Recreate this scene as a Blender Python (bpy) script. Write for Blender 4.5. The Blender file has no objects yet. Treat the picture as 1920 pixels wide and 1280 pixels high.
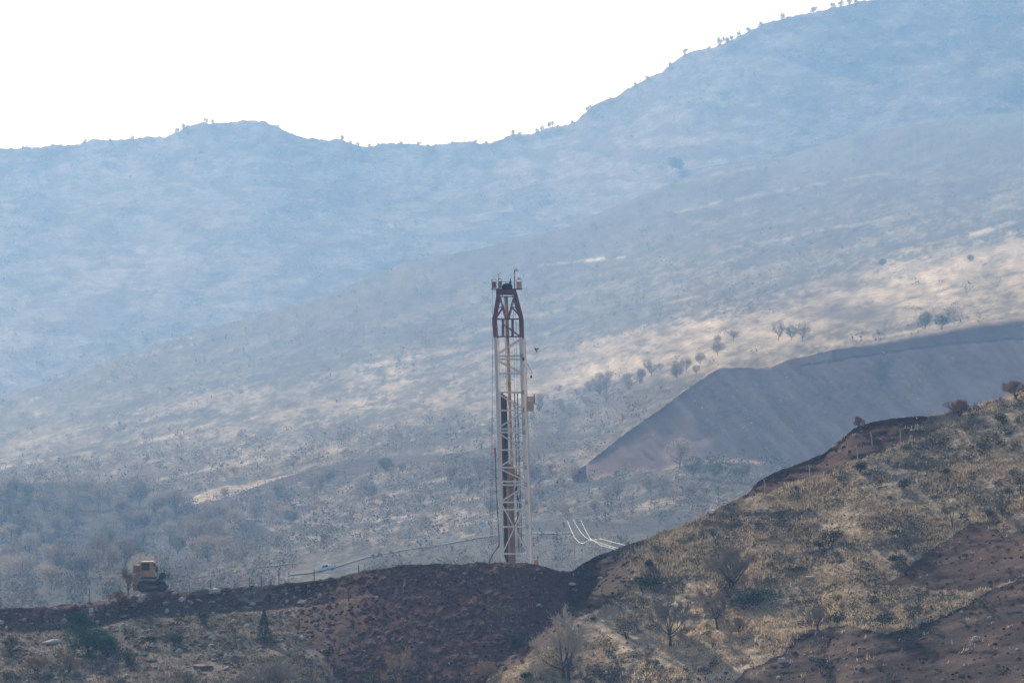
import bpy, math, random
import numpy as np
from mathutils import Vector, Matrix
R = math.radians
sc = bpy.context.scene
COL = sc.collection
# ------------------------------------------------------------------ camera, sky, sun, exposure
K = 1.0e-4                                   # tangent per photograph pixel (long lens)
cam_d = bpy.data.cameras.new('camera'); cam = bpy.data.objects.new('camera', cam_d); COL.objects.link(cam)
cam_d.sensor_width = 36; cam_d.lens = 36 / (1920 * K); cam_d.clip_start = 1; cam_d.clip_end = 20000
cam.location = (0, 0, 0); cam.rotation_euler = (R(90), 0, 0); sc.camera = cam
SUN_EL, SUN_AZ = R(28), R(-22)               # azimuth from the view direction, minus = to the left
w = bpy.data.worlds.new('World'); sc.world = w; w.use_nodes = True
nt = w.node_tree; bg = nt.nodes['Background']
sky = nt.nodes.new('ShaderNodeTexSky'); sky.sky_type = 'NISHITA'; sky.sun_disc = False
sky.sun_elevation = SUN_EL; sky.sun_rotation = SUN_AZ; sky.dust_density = 4.0; sky.air_density = 1.0; sky.altitude = 800
nt.links.new(sky.outputs[0], bg.inputs[0]); bg.inputs[1].default_value = 0.10
sl = bpy.data.lights.new('sun', 'SUN'); sl.energy = 4.0; sl.angle = R(0.6); sl.color = (1.0, 0.93, 0.84)
so = bpy.data.objects.new('sun', sl); COL.objects.link(so)
sd = Vector((math.sin(SUN_AZ) * math.cos(SUN_EL), math.cos(SUN_AZ) * math.cos(SUN_EL), math.sin(SUN_EL)))
so.rotation_euler = sd.to_track_quat('Z', 'Y').to_euler(); so.location = (0, 0, 400)
sc.view_settings.view_transform = 'Standard'; sc.view_settings.look = 'None'
sc.view_settings.exposure = 0.22; sc.view_settings.gamma = 1
sc.cycles.filter_width = 1.5; sc.cycles.volume_bounces = 1; sc.cycles.max_bounces = 6
HAZE_DENSITY, HAZE_COLOR, HAZE_ANISO = 1.28e-4, (0.268, 0.525, 1.0), 0.42

rng = np.random.default_rng(7); random.seed(7)
# ------------------------------------------------------------------ numpy noise
def _h(i, j, s):
    i = i.astype(np.int64); j = j.astype(np.int64)
    n = (i * 374761393 + j * 668265263 + s * 1274126177) & 0xffffffff
    n = ((n ^ (n >> 13)) * 1274126177) & 0xffffffff
    n = (n ^ (n >> 16)) & 0xffffffff
    return n / 4294967295.0
def vnoise(x, y, s=0):
    x = np.asarray(x, float); y = np.asarray(y, float)
    i = np.floor(x); j = np.floor(y); fx = x - i; fy = y - j
    fx = fx * fx * (3 - 2 * fx); fy = fy * fy * (3 - 2 * fy)
    a, b, c, d = _h(i, j, s), _h(i + 1, j, s), _h(i, j + 1, s), _h(i + 1, j + 1, s)
    return (a + (b - a) * fx) * (1 - fy) + (c + (d - c) * fx) * fy
def fbm(x, y, o=4, s=0):
    t = 0; a = 0.5; n = 0; x = np.asarray(x, float); y = np.asarray(y, float)
    for k in range(o):
        t = t + a * vnoise(x, y, s + k * 17); n += a; a *= 0.5
        x, y = (x * .80 - y * .60) * 2.03 + 3.1, (x * .60 + y * .80) * 2.03 + 1.7
    return t / n                               # 0..1
def ridged(x, y, o=4, s=0):
    t = 0; a = 0.5; n = 0; x = np.asarray(x, float); y = np.asarray(y, float)
    for k in range(o):
        t = t + a * (1 - np.abs(2 * vnoise(x, y, s + k * 17) - 1)); n += a; a *= 0.5
        x, y = (x * .80 - y * .60) * 2.03 + 3.1, (x * .60 + y * .80) * 2.03 + 1.7
    return t / n
def sstep(a, b, x):
    t = np.clip((x - a) / (b - a), 0, 1); return t * t * (3 - 2 * t)
def inpoly(x, y, P):
    x = np.asarray(x, float); y = np.asarray(y, float); r = np.zeros(x.shape, bool); n = len(P)
    for i in range(n):
        x0, y0 = P[i]; x1, y1 = P[(i + 1) % n]
        if y0 == y1: continue
        c = ((y0 > y) != (y1 > y)) & (x < (x1 - x0) * (y - y0) / (y1 - y0) + x0); r ^= c
    return r
def curve(pts):
    a = np.array(pts, float); return lambda u: np.interp(u, a[:, 0], a[:, 1])
def mix(a, b, t):
    t = np.asarray(t)[..., None]; return a * (1 - t) + b * t
def C(*v): return np.array(v, float)

# ------------------------------------------------------------------ object helpers
def tag(o, label=None, cat=None, group=None, kind=None):
    if label: o['label'] = label
    if cat: o['category'] = cat
    if group: o['group'] = group
    if kind: o['kind'] = kind
    return o
def empty(name, loc=(0, 0, 0), rot=(0, 0, 0)):
    o = bpy.data.objects.new(name, None); COL.objects.link(o); o.location = loc; o.rotation_euler = rot
    o.empty_display_size = 0.5; return o
def npmesh(name, V, F, m, col=None, parent=None, smooth=False, link=True):
    """V (n,3); F (m,3) or (m,4) arrays; col (n,3)"""
    V = np.ascontiguousarray(V, np.float32); F = np.ascontiguousarray(F, np.int32)
    me = bpy.data.meshes.new(name); k = F.shape[1]
    me.vertices.add(len(V)); me.vertices.foreach_set('co', V.ravel())
    me.loops.add(F.size); me.loops.foreach_set('vertex_index', F.ravel())
    me.polygons.add(len(F)); me.polygons.foreach_set('loop_start', np.arange(0, F.size, k, dtype=np.int32))
    me.polygons.foreach_set('loop_total', np.full(len(F), k, np.int32))
    if smooth: me.polygons.foreach_set('use_smooth', np.ones(len(F), bool))
    me.update(calc_edges=True)
    if col is not None:
        c = np.ones((len(V), 4), np.float32); c[:, :3] = col
        at = me.color_attributes.new('col', 'FLOAT_COLOR', 'POINT'); at.data.foreach_set('color', c.ravel())
    me.materials.append(m)
    o = bpy.data.objects.new(name, me)
    if link: COL.objects.link(o)
    if parent is not None: o.parent = parent
    return o
class MB:
    def __init__(s): s.v = []; s.f = []
    def add(s, vs, fs):
        n = len(s.v); s.v += [tuple(v) for v in vs]; s.f += [tuple(i + n for i in f) for f in fs]; return s
    def box(s, x0, x1, y0, y1, z0, z1, M=None, taper=0):
        t = taper
        vs = [Vector(p) for p in ((x0, y0, z0), (x1, y0, z0), (x1, y1, z0), (x0, y1, z0),
              (x0 + t, y0 + t, z1), (x1 - t, y0 + t, z1), (x1 - t, y1 - t, z1), (x0 + t, y1 - t, z1))]
        if M: vs = [M @ v for v in vs]
        return s.add(vs, [(3, 2, 1, 0), (4, 5, 6, 7), (0, 1, 5, 4), (1, 2, 6, 5), (2, 3, 7, 6), (3, 0, 4, 7)])
    def bar(s, a, b, r, r2=None, n=6, cap=True, square=False):
        a = Vector(a); b = Vector(b); d = (b - a)
        if d.length < 1e-6: return s
        d.normalize(); u = d.cross(Vector((0, 1, 0)))
        if u.length < .05: u = d.cross(Vector((1, 0, 0)))
        u.normalize(); w_ = d.cross(u); r2 = r if r2 is None else r2
        if square: n = 4
        vs = []
        for p, q in ((a, r), (b, r2)):
            for i in range(n):
                t = 2 * math.pi * (i + .5) / n; q_ = q * (1.2 if square else 1)
                vs.append(p + (u * math.cos(t) + w_ * math.sin(t)) * q_)
        fs = [(i, (i + 1) % n, n + (i + 1) % n, n + i) for i in range(n)]
        if cap: fs += [tuple(range(n - 1, -1, -1)), tuple(range(n, 2 * n))]
        return s.add(vs, fs)
    def tube(s, pts, r, n=5):
        for a, b in zip(pts[:-1], pts[1:]): s.bar(a, b, r, n=n, cap=True)
        return s
    def prism(s, pts, y0, y1, M=None):         # outline (x,z) extruded along y
        n = len(pts); vs = [Vector((p[0], y0, p[1])) for p in pts] + [Vector((p[0], y1, p[1])) for p in pts]
        if M: vs = [M @ v for v in vs]
        return s.add(vs, [tuple(range(n)), tuple(range(2 * n - 1, n - 1, -1))] + [(i, n + i, n + (i + 1) % n, (i + 1) % n) for i in range(n)])
    def build(s, name, m, parent=None, bevel=0, smooth=False):
        me = bpy.data.meshes.new(name); me.from_pydata(s.v, [], s.f); me.update(); me.materials.append(m)
        import bmesh
        bm = bmesh.new(); bm.from_mesh(me); bmesh.ops.recalc_face_normals(bm, faces=bm.faces)
        if bevel: bmesh.ops.bevel(bm, geom=list(bm.edges), offset=bevel, segments=2, affect='EDGES', clamp_overlap=True)
        bm.to_mesh(me); bm.free()
        if smooth:
            for p in me.polygons: p.use_smooth = True
        o = bpy.data.objects.new(name, me); COL.objects.link(o)
        if parent is not None: o.parent = parent
        return o

# ------------------------------------------------------------------ materials
def mat(name, color, rough=.8, metal=0, vary=.15, scale=2.0, spec=.3, rust=None):
    m = bpy.data.materials.new(name); m.use_nodes = True; n = m.node_tree; b = n.nodes['Principled BSDF']
    b.inputs['Roughness'].default_value = rough; b.inputs['Metallic'].default_value = metal
    b.inputs['Specular IOR Level'].default_value = spec
    tc = n.nodes.new('ShaderNodeTexCoord'); no = n.nodes.new('ShaderNodeTexNoise'); no.inputs['Scale'].default_value = scale
    no.inputs['Detail'].default_value = 5; n.links.new(tc.outputs['Object'], no.inputs['Vector'])
    rp = n.nodes.new('ShaderNodeValToRGB'); c = list(color)
    rp.color_ramp.elements[0].position = .3; rp.color_ramp.elements[1].position = .7
    rp.color_ramp.elements[0].color = [x * (1 - vary) for x in c] + [1]; rp.color_ramp.elements[1].color = [min(1, x * (1 + vary)) for x in c] + [1]
    if rust:
        e = rp.color_ramp.elements.new(.36); e.color = c + [1]; rp.color_ramp.elements[0].color = list(rust) + [1]
    n.links.new(no.outputs['Fac'], rp.inputs[0]); n.links.new(rp.outputs[0], b.inputs['Base Color'])
    return m
def vmat(name, vary=.35, scales=((.9, 6),), rough=.95, bump=0, translucent=0):
    """vertex colour times object-space noise"""
    m = bpy.data.materials.new(name); m.use_nodes = True; n = m.node_tree; b = n.nodes['Principled BSDF']
    b.inputs['Roughness'].default_value = rough; b.inputs['Specular IOR Level'].default_value = .1
    at = n.nodes.new('ShaderNodeVertexColor'); at.layer_name = 'col'
    tc = n.nodes.new('ShaderNodeTexCoord'); cur = at.outputs['Color']
    for sc_, det in scales:
        no = n.nodes.new('ShaderNodeTexNoise'); no.inputs['Scale'].default_value = sc_; no.inputs['Detail'].default_value = det
        no.inputs['Roughness'].default_value = .65
        n.links.new(tc.outputs['Object'], no.inputs['Vector'])
        mr = n.nodes.new('ShaderNodeMapRange'); mr.inputs[1].default_value = .3; mr.inputs[2].default_value = .7
        mr.inputs[3].default_value = 1 - vary; mr.inputs[4].default_value = 1 + vary
        n.links.new(no.outputs['Fac'], mr.inputs[0])
        mx = n.nodes.new('ShaderNodeVectorMath'); mx.operation = 'SCALE'
        n.links.new(cur, mx.inputs[0]); n.links.new(mr.outputs[0], mx.inputs['Scale']); cur = mx.outputs[0]
        if bump:
            bp = n.nodes.new('ShaderNodeBump'); bp.inputs['Strength'].default_value = .8; bp.inputs['Distance'].default_value = bump
            n.links.new(no.outputs['Fac'], bp.inputs['Height']); n.links.new(bp.outputs[0], b.inputs['Normal'])
    n.links.new(cur, b.inputs['Base Color'])
    if translucent:
        out = n.nodes['Material Output']; t = n.nodes.new('ShaderNodeBsdfTranslucent'); n.links.new(cur, t.inputs[0])
        ms = n.nodes.new('ShaderNodeMixShader'); ms.inputs[0].default_value = translucent
        n.links.new(b.outputs[0], ms.inputs[1]); n.links.new(t.outputs[0], ms.inputs[2]); n.links.new(ms.outputs[0], out.inputs[0])
    return m
M_near = vmat('near_ground', .38, ((1.6, 7),), bump=.12)
M_far = vmat('far_ground', .45, ((.16, 9), (.7, 4)), bump=.8)
M_farleaf = vmat('far_foliage', .2, ((.3, 3),), translucent=.45)
M_quarry = vmat('excavated_earth', .16, ((.12, 9),), bump=.25)
M_mount = vmat('mountain_ground', .35, ((.05, 9), (.25, 4)), bump=1.2)
M_grass = vmat('dry_grass', .2, ((.4, 3),), translucent=.35)
M_leaf = vmat('foliage', .25, ((1.2, 3),), translucent=.15)
M_twig = mat('grey_bark_twigs', (.34, .29, .25), .9, vary=.25, scale=1.2)
M_bark = mat('dark_bark', (.075, .062, .055), .9, vary=.3)
M_rock = mat('pale_limestone', (.55, .50, .46), .9, vary=.3, scale=1.5)
M_white = mat('white_paint', (.86, .81, .77), .55, vary=.06, scale=.8, rust=(.52, .42, .35))
M_maroon = mat('maroon_paint', (.25, .08, .09), .6, vary=.25)
M_dark = mat('dark_steel', (.035, .035, .04), .6, vary=.3)
M_pipe = mat('rusty_orange_pipe', (.62, .38, .23), .7, vary=.3, scale=1.0)
M_brownpipe = mat('brown_steel', (.26, .17, .14), .7, vary=.35, scale=.8)
M_rust = mat('rust_red', (.36, .17, .12), .75, vary=.35)
M_beige = mat('beige_panel', (.72, .52, .36), .7, vary=.2)
M_orange = mat('orange_paint', (.58, .28, .13), .5, vary=.2)
M_yellow = mat('faded_yellow_paint', (.54, .41, .25), .55, vary=.2)
M_glass = mat('dark_glass', (.02, .03, .035), .15, vary=.1, spec=.6)
M_tyre = mat('rubber', (.03, .035, .035), .85)
M_rim = mat('dirty_rim', (.10, .09, .075), .8)
M_car = mat('white_car_paint', (.92, .92, .92), .3, vary=.03, spec=.5)
M_post = mat('weathered_concrete', (.55, .52, .49), .85, vary=.2)
M_wood = mat('weathered_wood', (.13, .105, .09), .9, vary=.25)
M_cable = mat('bright_aluminium_cable', (.60, .60, .60), .35, metal=.3, vary=.03)
M_lamp = mat('white_lamp_housing', (.8, .8, .8), .4, vary=.02)
M_signred = mat('red_plastic', (.5, .05, .04), .5)

# ------------------------------------------------------------------ terrain curves in photograph pixels
C1 = curve([(-900, 1190), (-300, 1160), (0, 1140), (80, 1137), (150, 1131), (200, 1125), (240, 1114), (320, 1108), (420, 1102), (500, 1097), (560, 1091), (620, 1084),
            (660, 1074), (700, 1066), (760, 1058), (850, 1056), (940, 1054), (990, 1054), (1015, 1060), (1040, 1068), (1072, 1070), (1085, 1060), (1120, 1040),
            (1170, 1022), (1230, 1003), (1300, 975), (1350, 951), (1400, 928), (1420, 903), (1445, 888), (1500, 868), (1540, 853), (1565, 833), (1600, 803), (1640, 790), (1700, 781),
            (1740, 780), (1770, 775), (1800, 768), (1850, 752), (1920, 733), (2100, 690), (2700, 560)])
C2 = curve([(-900, 930), (-400, 830), (0, 748), (130, 700), (300, 640), (450, 600), (600, 556), (760, 492), (900, 465), (1050, 430), (1200, 366), (1300, 326),
            (1480, 292), (1600, 250), (1750, 230), (1920, 208), (2700, 100)])
C3 = curve([(-900, 300), (-200, 284), (0, 278), (60, 276), (150, 270), (170, 262), (200, 263), (215, 265), (240, 260), (310, 256), (335, 246), (352, 236), (380, 230), (440, 231), (452, 226), (465, 227), (495, 227), (525, 240), (560, 256),
            (600, 261), (640, 263), (680, 274), (720, 270), (760, 268), (800, 273), (850, 267), (890, 266), (920, 269), (960, 252), (1000, 250), (1040, 238), (1080, 228), (1110, 200), (1130, 190),
            (1150, 185), (1190, 158), (1210, 150), (1240, 135), (1260, 117), (1285, 102), (1340, 86), (1380, 72), (1430, 46), (1480, 31), (1540, 20), (1600, 7), (1640, -2), (1920, -70), (2700, -160)])
# excavated bank: upper and lower edge
QT = curve([(-900, 1010), (0, 910), (400, 880), (800, 850), (1000, 850), (1085, 880), (1130, 845), (1180, 806), (1240, 765), (1280, 735), (1320, 706), (1345, 690), (1440, 688), (1480, 672),
            (1560, 656), (1640, 642), (1700, 630), (1800, 611), (1920, 592), (2700, 500)])
QB = curve([(-900, 1130), (0, 1060), (400, 1000), (800, 960), (1000, 930), (1085, 905), (1130, 895), (1180, 887), (1250, 880), (1300, 870), (1420, 866), (1500, 880), (1920, 900), (2700, 900)])
DQ = curve([(-900, 300), (700, 260), (1000, 120), (1085, 8), (1150, 36), (1300, 50), (1920, 70), (2700, 70)])

def soft(a, n):                                # smooth a crest line before slopes are hung from it
    k = np.exp(-np.linspace(-2, 2, 2 * n + 1) ** 2); k /= k.sum(); return np.convolve(np.pad(a, n, 'edge'), k, 'valid')
def wob(u, amp, s, f):                         # fine irregularity of a crest line
    return amp * (fbm(u * f, u * 0 + s, 4, s) - .5) * 2

# ---- foreground sheet
U0, U1 = -420, 2340
uF = np.arange(U0, U1 + .1, 2.2); nF = 330
crF = C1(uF) + wob(uF, 2.2, 5, .06) + wob(uF, 1.6, 9, .25)
hillw = sstep(1040, 1130, uF)                  # 0 left and mound, 1 right hill
tF = np.linspace(0, 1, nF)
pF = 1420 + (crF[None, :] - 1420) * tF[:, None]            # rows from below the frame up to the crest
UF = np.broadcast_to(uF, pF.shape)
moundw = sstep(560, 660, UF + 30 * (fbm(UF * .02, pF * .02, 3, 3) - .5)) * (1 - sstep(1040, 1120, UF + (pF - 1080) * 1.0))
# distance below the crest, and how much depth each pixel of it takes
below = np.maximum(pF - soft(C1(uF), 9)[None, :], 0)
bank = np.where(below < 46, below * .085, 46 * .085 + np.where(below < 52, (below - 46) * .6, 6 * .6 + (below - 52) * .27))
moun = below * .108
hill = np.where(below < 6, below * .1, .6 + (below - 6) * .155)
yl = 586 - bank; ym = 578 - moun
ycr = 590 + 14 * sstep(1100, 1900, UF)
yh = ycr - hill
mw = sstep(560, 650, UF) * (1 - hillw[None, :]) 
YF = yl * (1 - sstep(460, 720, UF)) + ym * sstep(460, 720, UF)
front = sstep(0, 60, (pF - (1290 - (UF - 880) * .85)))       # right hill swings round in front of the spoil heap
YF = YF * (1 - hillw) + yh * hillw
YF = YF - 6 * front * (1 - sstep(1250, 1500, UF)) * sstep(860, 930, UF)
Xw, Zw = (UF - 960) * K * YF, (640 - pF) * K * YF
rough = fbm(Xw * .8, Zw * 1.6, 5, 21) - .5
big = fbm(Xw * .09, Zw * .14, 4, 31) - .5
terr = ridged(Xw * .12 + Zw * .05, Zw * 1.1 - Xw * .14, 4, 41) - .5     # small terraces on the hillside
clod = ridged(Xw * 1.3, Zw * 1.6, 4, 51) - .5
isd = sstep(.3, .7, np.clip(1 - hillw[None, :] + 0 * UF, 0, 1))
edge = sstep(0, 8, below)
YF = YF + edge * (3.2 * big * (.4 + .6 * (1 - moundw)) + .55 * rough + hillw * .9 * terr + (1 - hillw) * .5 * clod)
# soil patches on the right hill (photograph pixels)
P1 = [(1395, 935), (1420, 895), (1440, 880), (1500, 862), (1560, 835), (1600, 795), (1640, 780), (1740, 772), (1748, 786), (1700, 806), (1768, 802), (1720, 822), (1680, 838), (1640, 850), (1600, 862), (1545, 890), (1490, 903), (1440, 922)]
P2 = [(1650, 1100), (1700, 1068), (1740, 1035), (1800, 992), (1838, 973), (1878, 976), (1850, 992), (1890, 1000), (2000, 975), (2400, 900), (2400, 1040), (1925, 1075), (1860, 1108), (1760, 1105)]
P3 = [(1350, 1310), (1400, 1255), (1470, 1225), (1500, 1190), (1590, 1168), (1640, 1185), (1700, 1182), (1770, 1152), (1840, 1118), (1925, 1078), (2400, 900), (2400, 1450), (1300, 1450)]
P0 = [(540, 1094), (640, 1075), (760, 1040), (1020, 1040), (1070, 1060), (1110, 1035), (1180, 1050), (1190, 1105), (1120, 1140), (1040, 1195), (980, 1240), (900, 1285), (850, 1440), (560, 1440), (640, 1280), (600, 1220), (545, 1180), (560, 1130)]
P4 = [(432, 1103), (512, 1099), (490, 1126), (470, 1131), (448, 1124)]    # pale face under the road
PB = [(-420, 1100), (200, 1100), (560, 1080), (600, 1100), (560, 1135), (400, 1142), (300, 1150), (230, 1168), (160, 1160), (60, 1172), (-420, 1190)]
def jit(u, p, a, f=.05, s=0):
    return u + a * (fbm(u * f, p * f, 4, 61 + s) - .5) * 2, p + a * .7 * (fbm(u * f, p * f, 4, 71 + s) - .5) * 2
def fore_col(u, p):
    X, Z = (u - 960) * .0575, (640 - p) * .0575
    gr = C(.50, .39, .265); gr2 = C(.29, .23, .17); scrub = C(.10, .085, .066); soil = C(.100, .045, .038); soil2 = C(.150, .070, .054)
    n1 = fbm(X * .9, Z * 2.2, 4, 81); n2 = fbm(X * .10 - Z * .04, Z * .30 + X * .1, 4, 91); n3 = fbm(X * .35, Z * .9, 4, 101)
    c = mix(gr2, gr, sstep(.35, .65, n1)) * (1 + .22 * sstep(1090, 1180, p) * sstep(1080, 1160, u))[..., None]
    lush = .16 * sstep(150, 330, p - C1(u)) - .10 * (1 - sstep(1150, 1450, u)) * (p < 1110)
    c = mix(c, scrub, sstep(.44, .60, n3 * .55 + n2 * .45 - lush * .35) * .85)
    # left: rubble and thin olive grass
    lf = 1 - sstep(900, 1080, u + (p - 1200) * 1.4)
    olive = mix(C(.14, .115, .098), C(.215, .175, .14), sstep(.35, .7, n1)); olive = mix(olive, C(.055, .054, .045), sstep(.45, .65, n3))
    c = mix(c, olive, lf)
    ju, jp = jit(u, p, 10); 
    s = mix(soil, soil2, sstep(.42, .75, fbm(X * .3, Z * .8, 4, 111)) * .8)
    m = mix(soil * 1.15, soil2 * 1.1, sstep(.5, .8, fbm(X * .5, Z * .5, 4, 112)) * .5) * (1 - .65 * sstep(1040, 1075, u))[..., None] * (1 - .45 * (1 - sstep(600, 720, u)))[..., None]  # both flanks darkened in the colour to tone down sunlight falling on them
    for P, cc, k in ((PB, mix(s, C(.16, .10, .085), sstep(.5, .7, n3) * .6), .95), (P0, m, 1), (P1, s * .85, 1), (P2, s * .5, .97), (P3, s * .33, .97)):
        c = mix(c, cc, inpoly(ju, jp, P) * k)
    # streaks of tan grass breaking through the soil
    st = sstep(.52, .66, fbm(X * .14 + Z * .16, Z * 1.1 - X * .36, 5, 121)) * (inpoly(u, p, P3) | inpoly(u, p, P2))
    c = mix(c, C(.17, .105, .08), st * .5)
    c = mix(c, C(.30, .245, .20), inpoly(*jit(u, p, 3), P4) * .9)
    # pale ledge path at the left, and the lip of the road along the crest
    pl = np.interp(u, [180, 260, 330, 430, 530], [1172, 1158, 1148, 1141, 1135]); 
    c = mix(c, C(.17, .12, .10), (np.abs(p - pl) < 3.2) * (u > 190) * (u < 540) * .8)
    c = mix(c, C(.32, .27, .23), ((p - C1(u)) < 3.5) * (u > 150) * (u < 640) * sstep(.35, .5, vnoise(u * .05, u * 0, 7)) * .8)
    return c
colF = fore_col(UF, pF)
YFf = YF; PFf = pF
def lookup(Yarr, Parr, us, u, p):
    """depth of the sheet at photograph position (u,p)"""
    i = min(max(int(round((u - us[0]) / (us[1] - us[0]))), 0), len(us) - 1)
    c = Parr[:, i]; o = np.argsort(c); return float(np.interp(p, c[o], Yarr[:, i][o]))
def lookupv(Yarr, Parr, us, u, p):
    i = np.clip(np.round((u - us[0]) / (us[1] - us[0])).astype(int), 0, len(us) - 1)
    a, b = Parr[0, i], Parr[-1, i]; t = np.clip((p - a) / (b - a), 0, 1) * (Parr.shape[0] - 1)
    j = np.clip(t.astype(int), 0, Parr.shape[0] - 2); f = t - j
    return Yarr[j, i] * (1 - f) + Yarr[j + 1, i] * f
def W(u, p, Y): return Vector(((u - 960) * K * Y, Y, (640 - p) * K * Y))
def WV(u, p, Y): return np.stack([(u - 960) * K * Y, Y, (640 - p) * K * Y], -1)
def atF(u, p, off=0):
    p = max(p, float(np.interp(u, uF, crF)) + .5)
    return W(u, p, lookup(YF, pF, uF, u, p) + off)

# extra rows: behind the crest (road / shelf, then down), and in front down to the camera hill
behind = []
for dy, dp in ((1.5, .3), (4, .9), (9, 2.0), (16, 9), (30, 45), (60, 130), (130, 260)):
    behind.append((YF[-1] + dy, crF + dp))
behind.append((np.full_like(uF, 880.0), np.full_like(uF, 1262.0)))
rows_Y = list(YF) + [b[0] for b in behind]; rows_P = list(pF) + [b[1] for b in behind]
VF = WV(np.broadcast_to(uF, (len(rows_Y), len(uF))), np.array(rows_P), np.array(rows_Y))
front_rows = []
for Yr, Zr in ((-60, -3), (-10, -3), (12, -4), (60, -22), (200, -46), (400, -52)):
    front_rows.append(np.stack([(uF - 960) * K * (560 if Yr < 500 else Yr) , np.full_like(uF, Yr), np.full_like(uF, Zr)], -1))
VF = np.concatenate([np.array(front_rows), VF], 0)
cb = np.concatenate([np.broadcast_to(C(.25, .21, .14), (6, len(uF), 3)), colF, np.broadcast_to(C(.3, .27, .23), (4, len(uF), 3)), np.broadcast_to(C(.2, .17, .12), (4, len(uF), 3))], 0)
def gridfaces(nr, nc):
    i = np.arange(nr * nc).reshape(nr, nc); return np.stack([i[:-1, :-1], i[:-1, 1:], i[1:, 1:], i[1:, :-1]], -1)
def split_sheet(V, Cc, m, regions, mats={}):
    """regions: list of (name, face mask); one mesh per region sharing its border with its neighbours"""
    nr, nc = V.shape[:2]; F = gridfaces(nr, nc); Vf = V.reshape(-1, 3); Cf = Cc.reshape(-1, 3); out = []
    for name, mask in regions:
        f = F[mask]; 
        if len(f) == 0: continue
        used, inv = np.unique(f.ravel(), return_inverse=True)
        o = npmesh(name, Vf[used], inv.reshape(-1, 4), mats.get(name, m), Cf[used], smooth=True); tag(o, kind='structure'); out.append(o)
    return out
Pall = np.concatenate([np.full((6, len(uF)), 1500.), np.array(rows_P)], 0); Uall = np.broadcast_to(uF, Pall.shape)
isfront = np.zeros(Pall.shape, bool); isfront[6:6 + nF] = True
mm = (inpoly(*jit(Uall, Pall, 10), P0) & isfront)[:-1, :-1]
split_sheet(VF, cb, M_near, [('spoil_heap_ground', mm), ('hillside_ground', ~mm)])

# ---- valley and middle slope sheet
uV = np.arange(-900, 2700.1, 2.8); nV = 400
c2 = C2(uV) + wob(uV, 3, 15, .01) + wob(uV, 1.2, 16, .08)
tV = np.linspace(0, 1, nV); pV = 1262 + (c2[None, :] - 1262) * tV[:, None]; UV = np.broadcast_to(uV, pV.shape)
YV = np.empty_like(pV); kr = np.exp(-np.linspace(-2, 2, 13) ** 2); kr /= kr.sum(); sm_ = lambda a: np.convolve(np.pad(a, 6, 'edge'), kr, 'valid')
qt0, qb0, c20 = sm_(QT(uV)), sm_(QB(uV)), soft(C2(uV), 30)
for i in range(len(uV)):
    yb = 1780 + 40 * math.sin(uV[i] * .004)
    ks = [min(c20[i], c2[i]), (c20[i] + qt0[i]) / 2, qt0[i], qb0[i], 1060, 1262]; dq = max(6., (qb0[i] - qt0[i]) * K * yb / .47) if uV[i] > 1100 else float(DQ(uV[i])); ytop = np.interp(uV[i], [-900, 0, 900, 1500, 1920, 2700], [3700, 3900, 4400, 5000, 5300, 5600]); ys = [ytop, (ytop + yb + dq) / 2 + 150, yb + dq, yb, 1330, 880]
    if ks[3] > 1040: ks[4] = ks[3] + 60
    YV[:, i] = np.interp(pV[:, i], ks, ys)
Xv, Zv = (UV - 960) * K * YV, (640 - pV) * K * YV
inq = inpoly(UV, pV, [(1085, 905)] + [(u, float(QT(u))) for u in range(1090, 2701, 10)] + [(2700, 900)] + [(u, float(QB(u))) for u in range(2690, 1085, -20)])
inqs = inq.astype(float)
for _ in range(5):
    inqs[1:-1] = (inqs[:-2] + 2 * inqs[1:-1] + inqs[2:]) / 4; inqs[:, 1:-1] = (inqs[:, :-2] + 2 * inqs[:, 1:-1] + inqs[:, 2:]) / 4
fl = 1 - inqs * .9
dg = Xv * .011 - Zv * .006
YV = YV + sstep(1262, 1200, pV) * (1 - sstep(.97, 1, tV)[:, None] * .7) * (fl * (46 * (fbm(Xv * .010, Zv * .03 - Xv * .008, 4, 131) - .5) + 14 * (ridged(Xv * .03 + Zv * .01, Zv * .10 - Xv * .026, 4, 133) - .5)
      + 5 * (fbm(Xv * .12, Zv * .2, 3, 135) - .5)) + inqs * (1.2 * (ridged((Xv + Zv * .9) * .05, (Zv - Xv * .3) * .02, 4, 137) - .5)))
WD = [(-900, 930), (-300, 915), (0, 905), (120, 910), (260, 920), (360, 945), (450, 975), (520, 1000), (440, 1050), (330, 1090), (250, 1150), (-900, 1250)]
BW = [(420, 936), (500, 905), (600, 876), (700, 862), (850, 850), (900, 846), (880, 856), (780, 872), (650, 890), (560, 905), (480, 925)]
TW = [(322, 948), (400, 915), (480, 902), (560, 888), (500, 905), (430, 930), (360, 947)]
DE = [(860, 984), (1000, 975), (1180, 977), (1260, 950), (1330, 950), (1330, 1010), (1180, 1070), (1000, 1090), (860, 1070), (700, 1080), (720, 1040), (900, 1008), (1070, 1003), (1070, 998), (870, 1000)]
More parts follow.
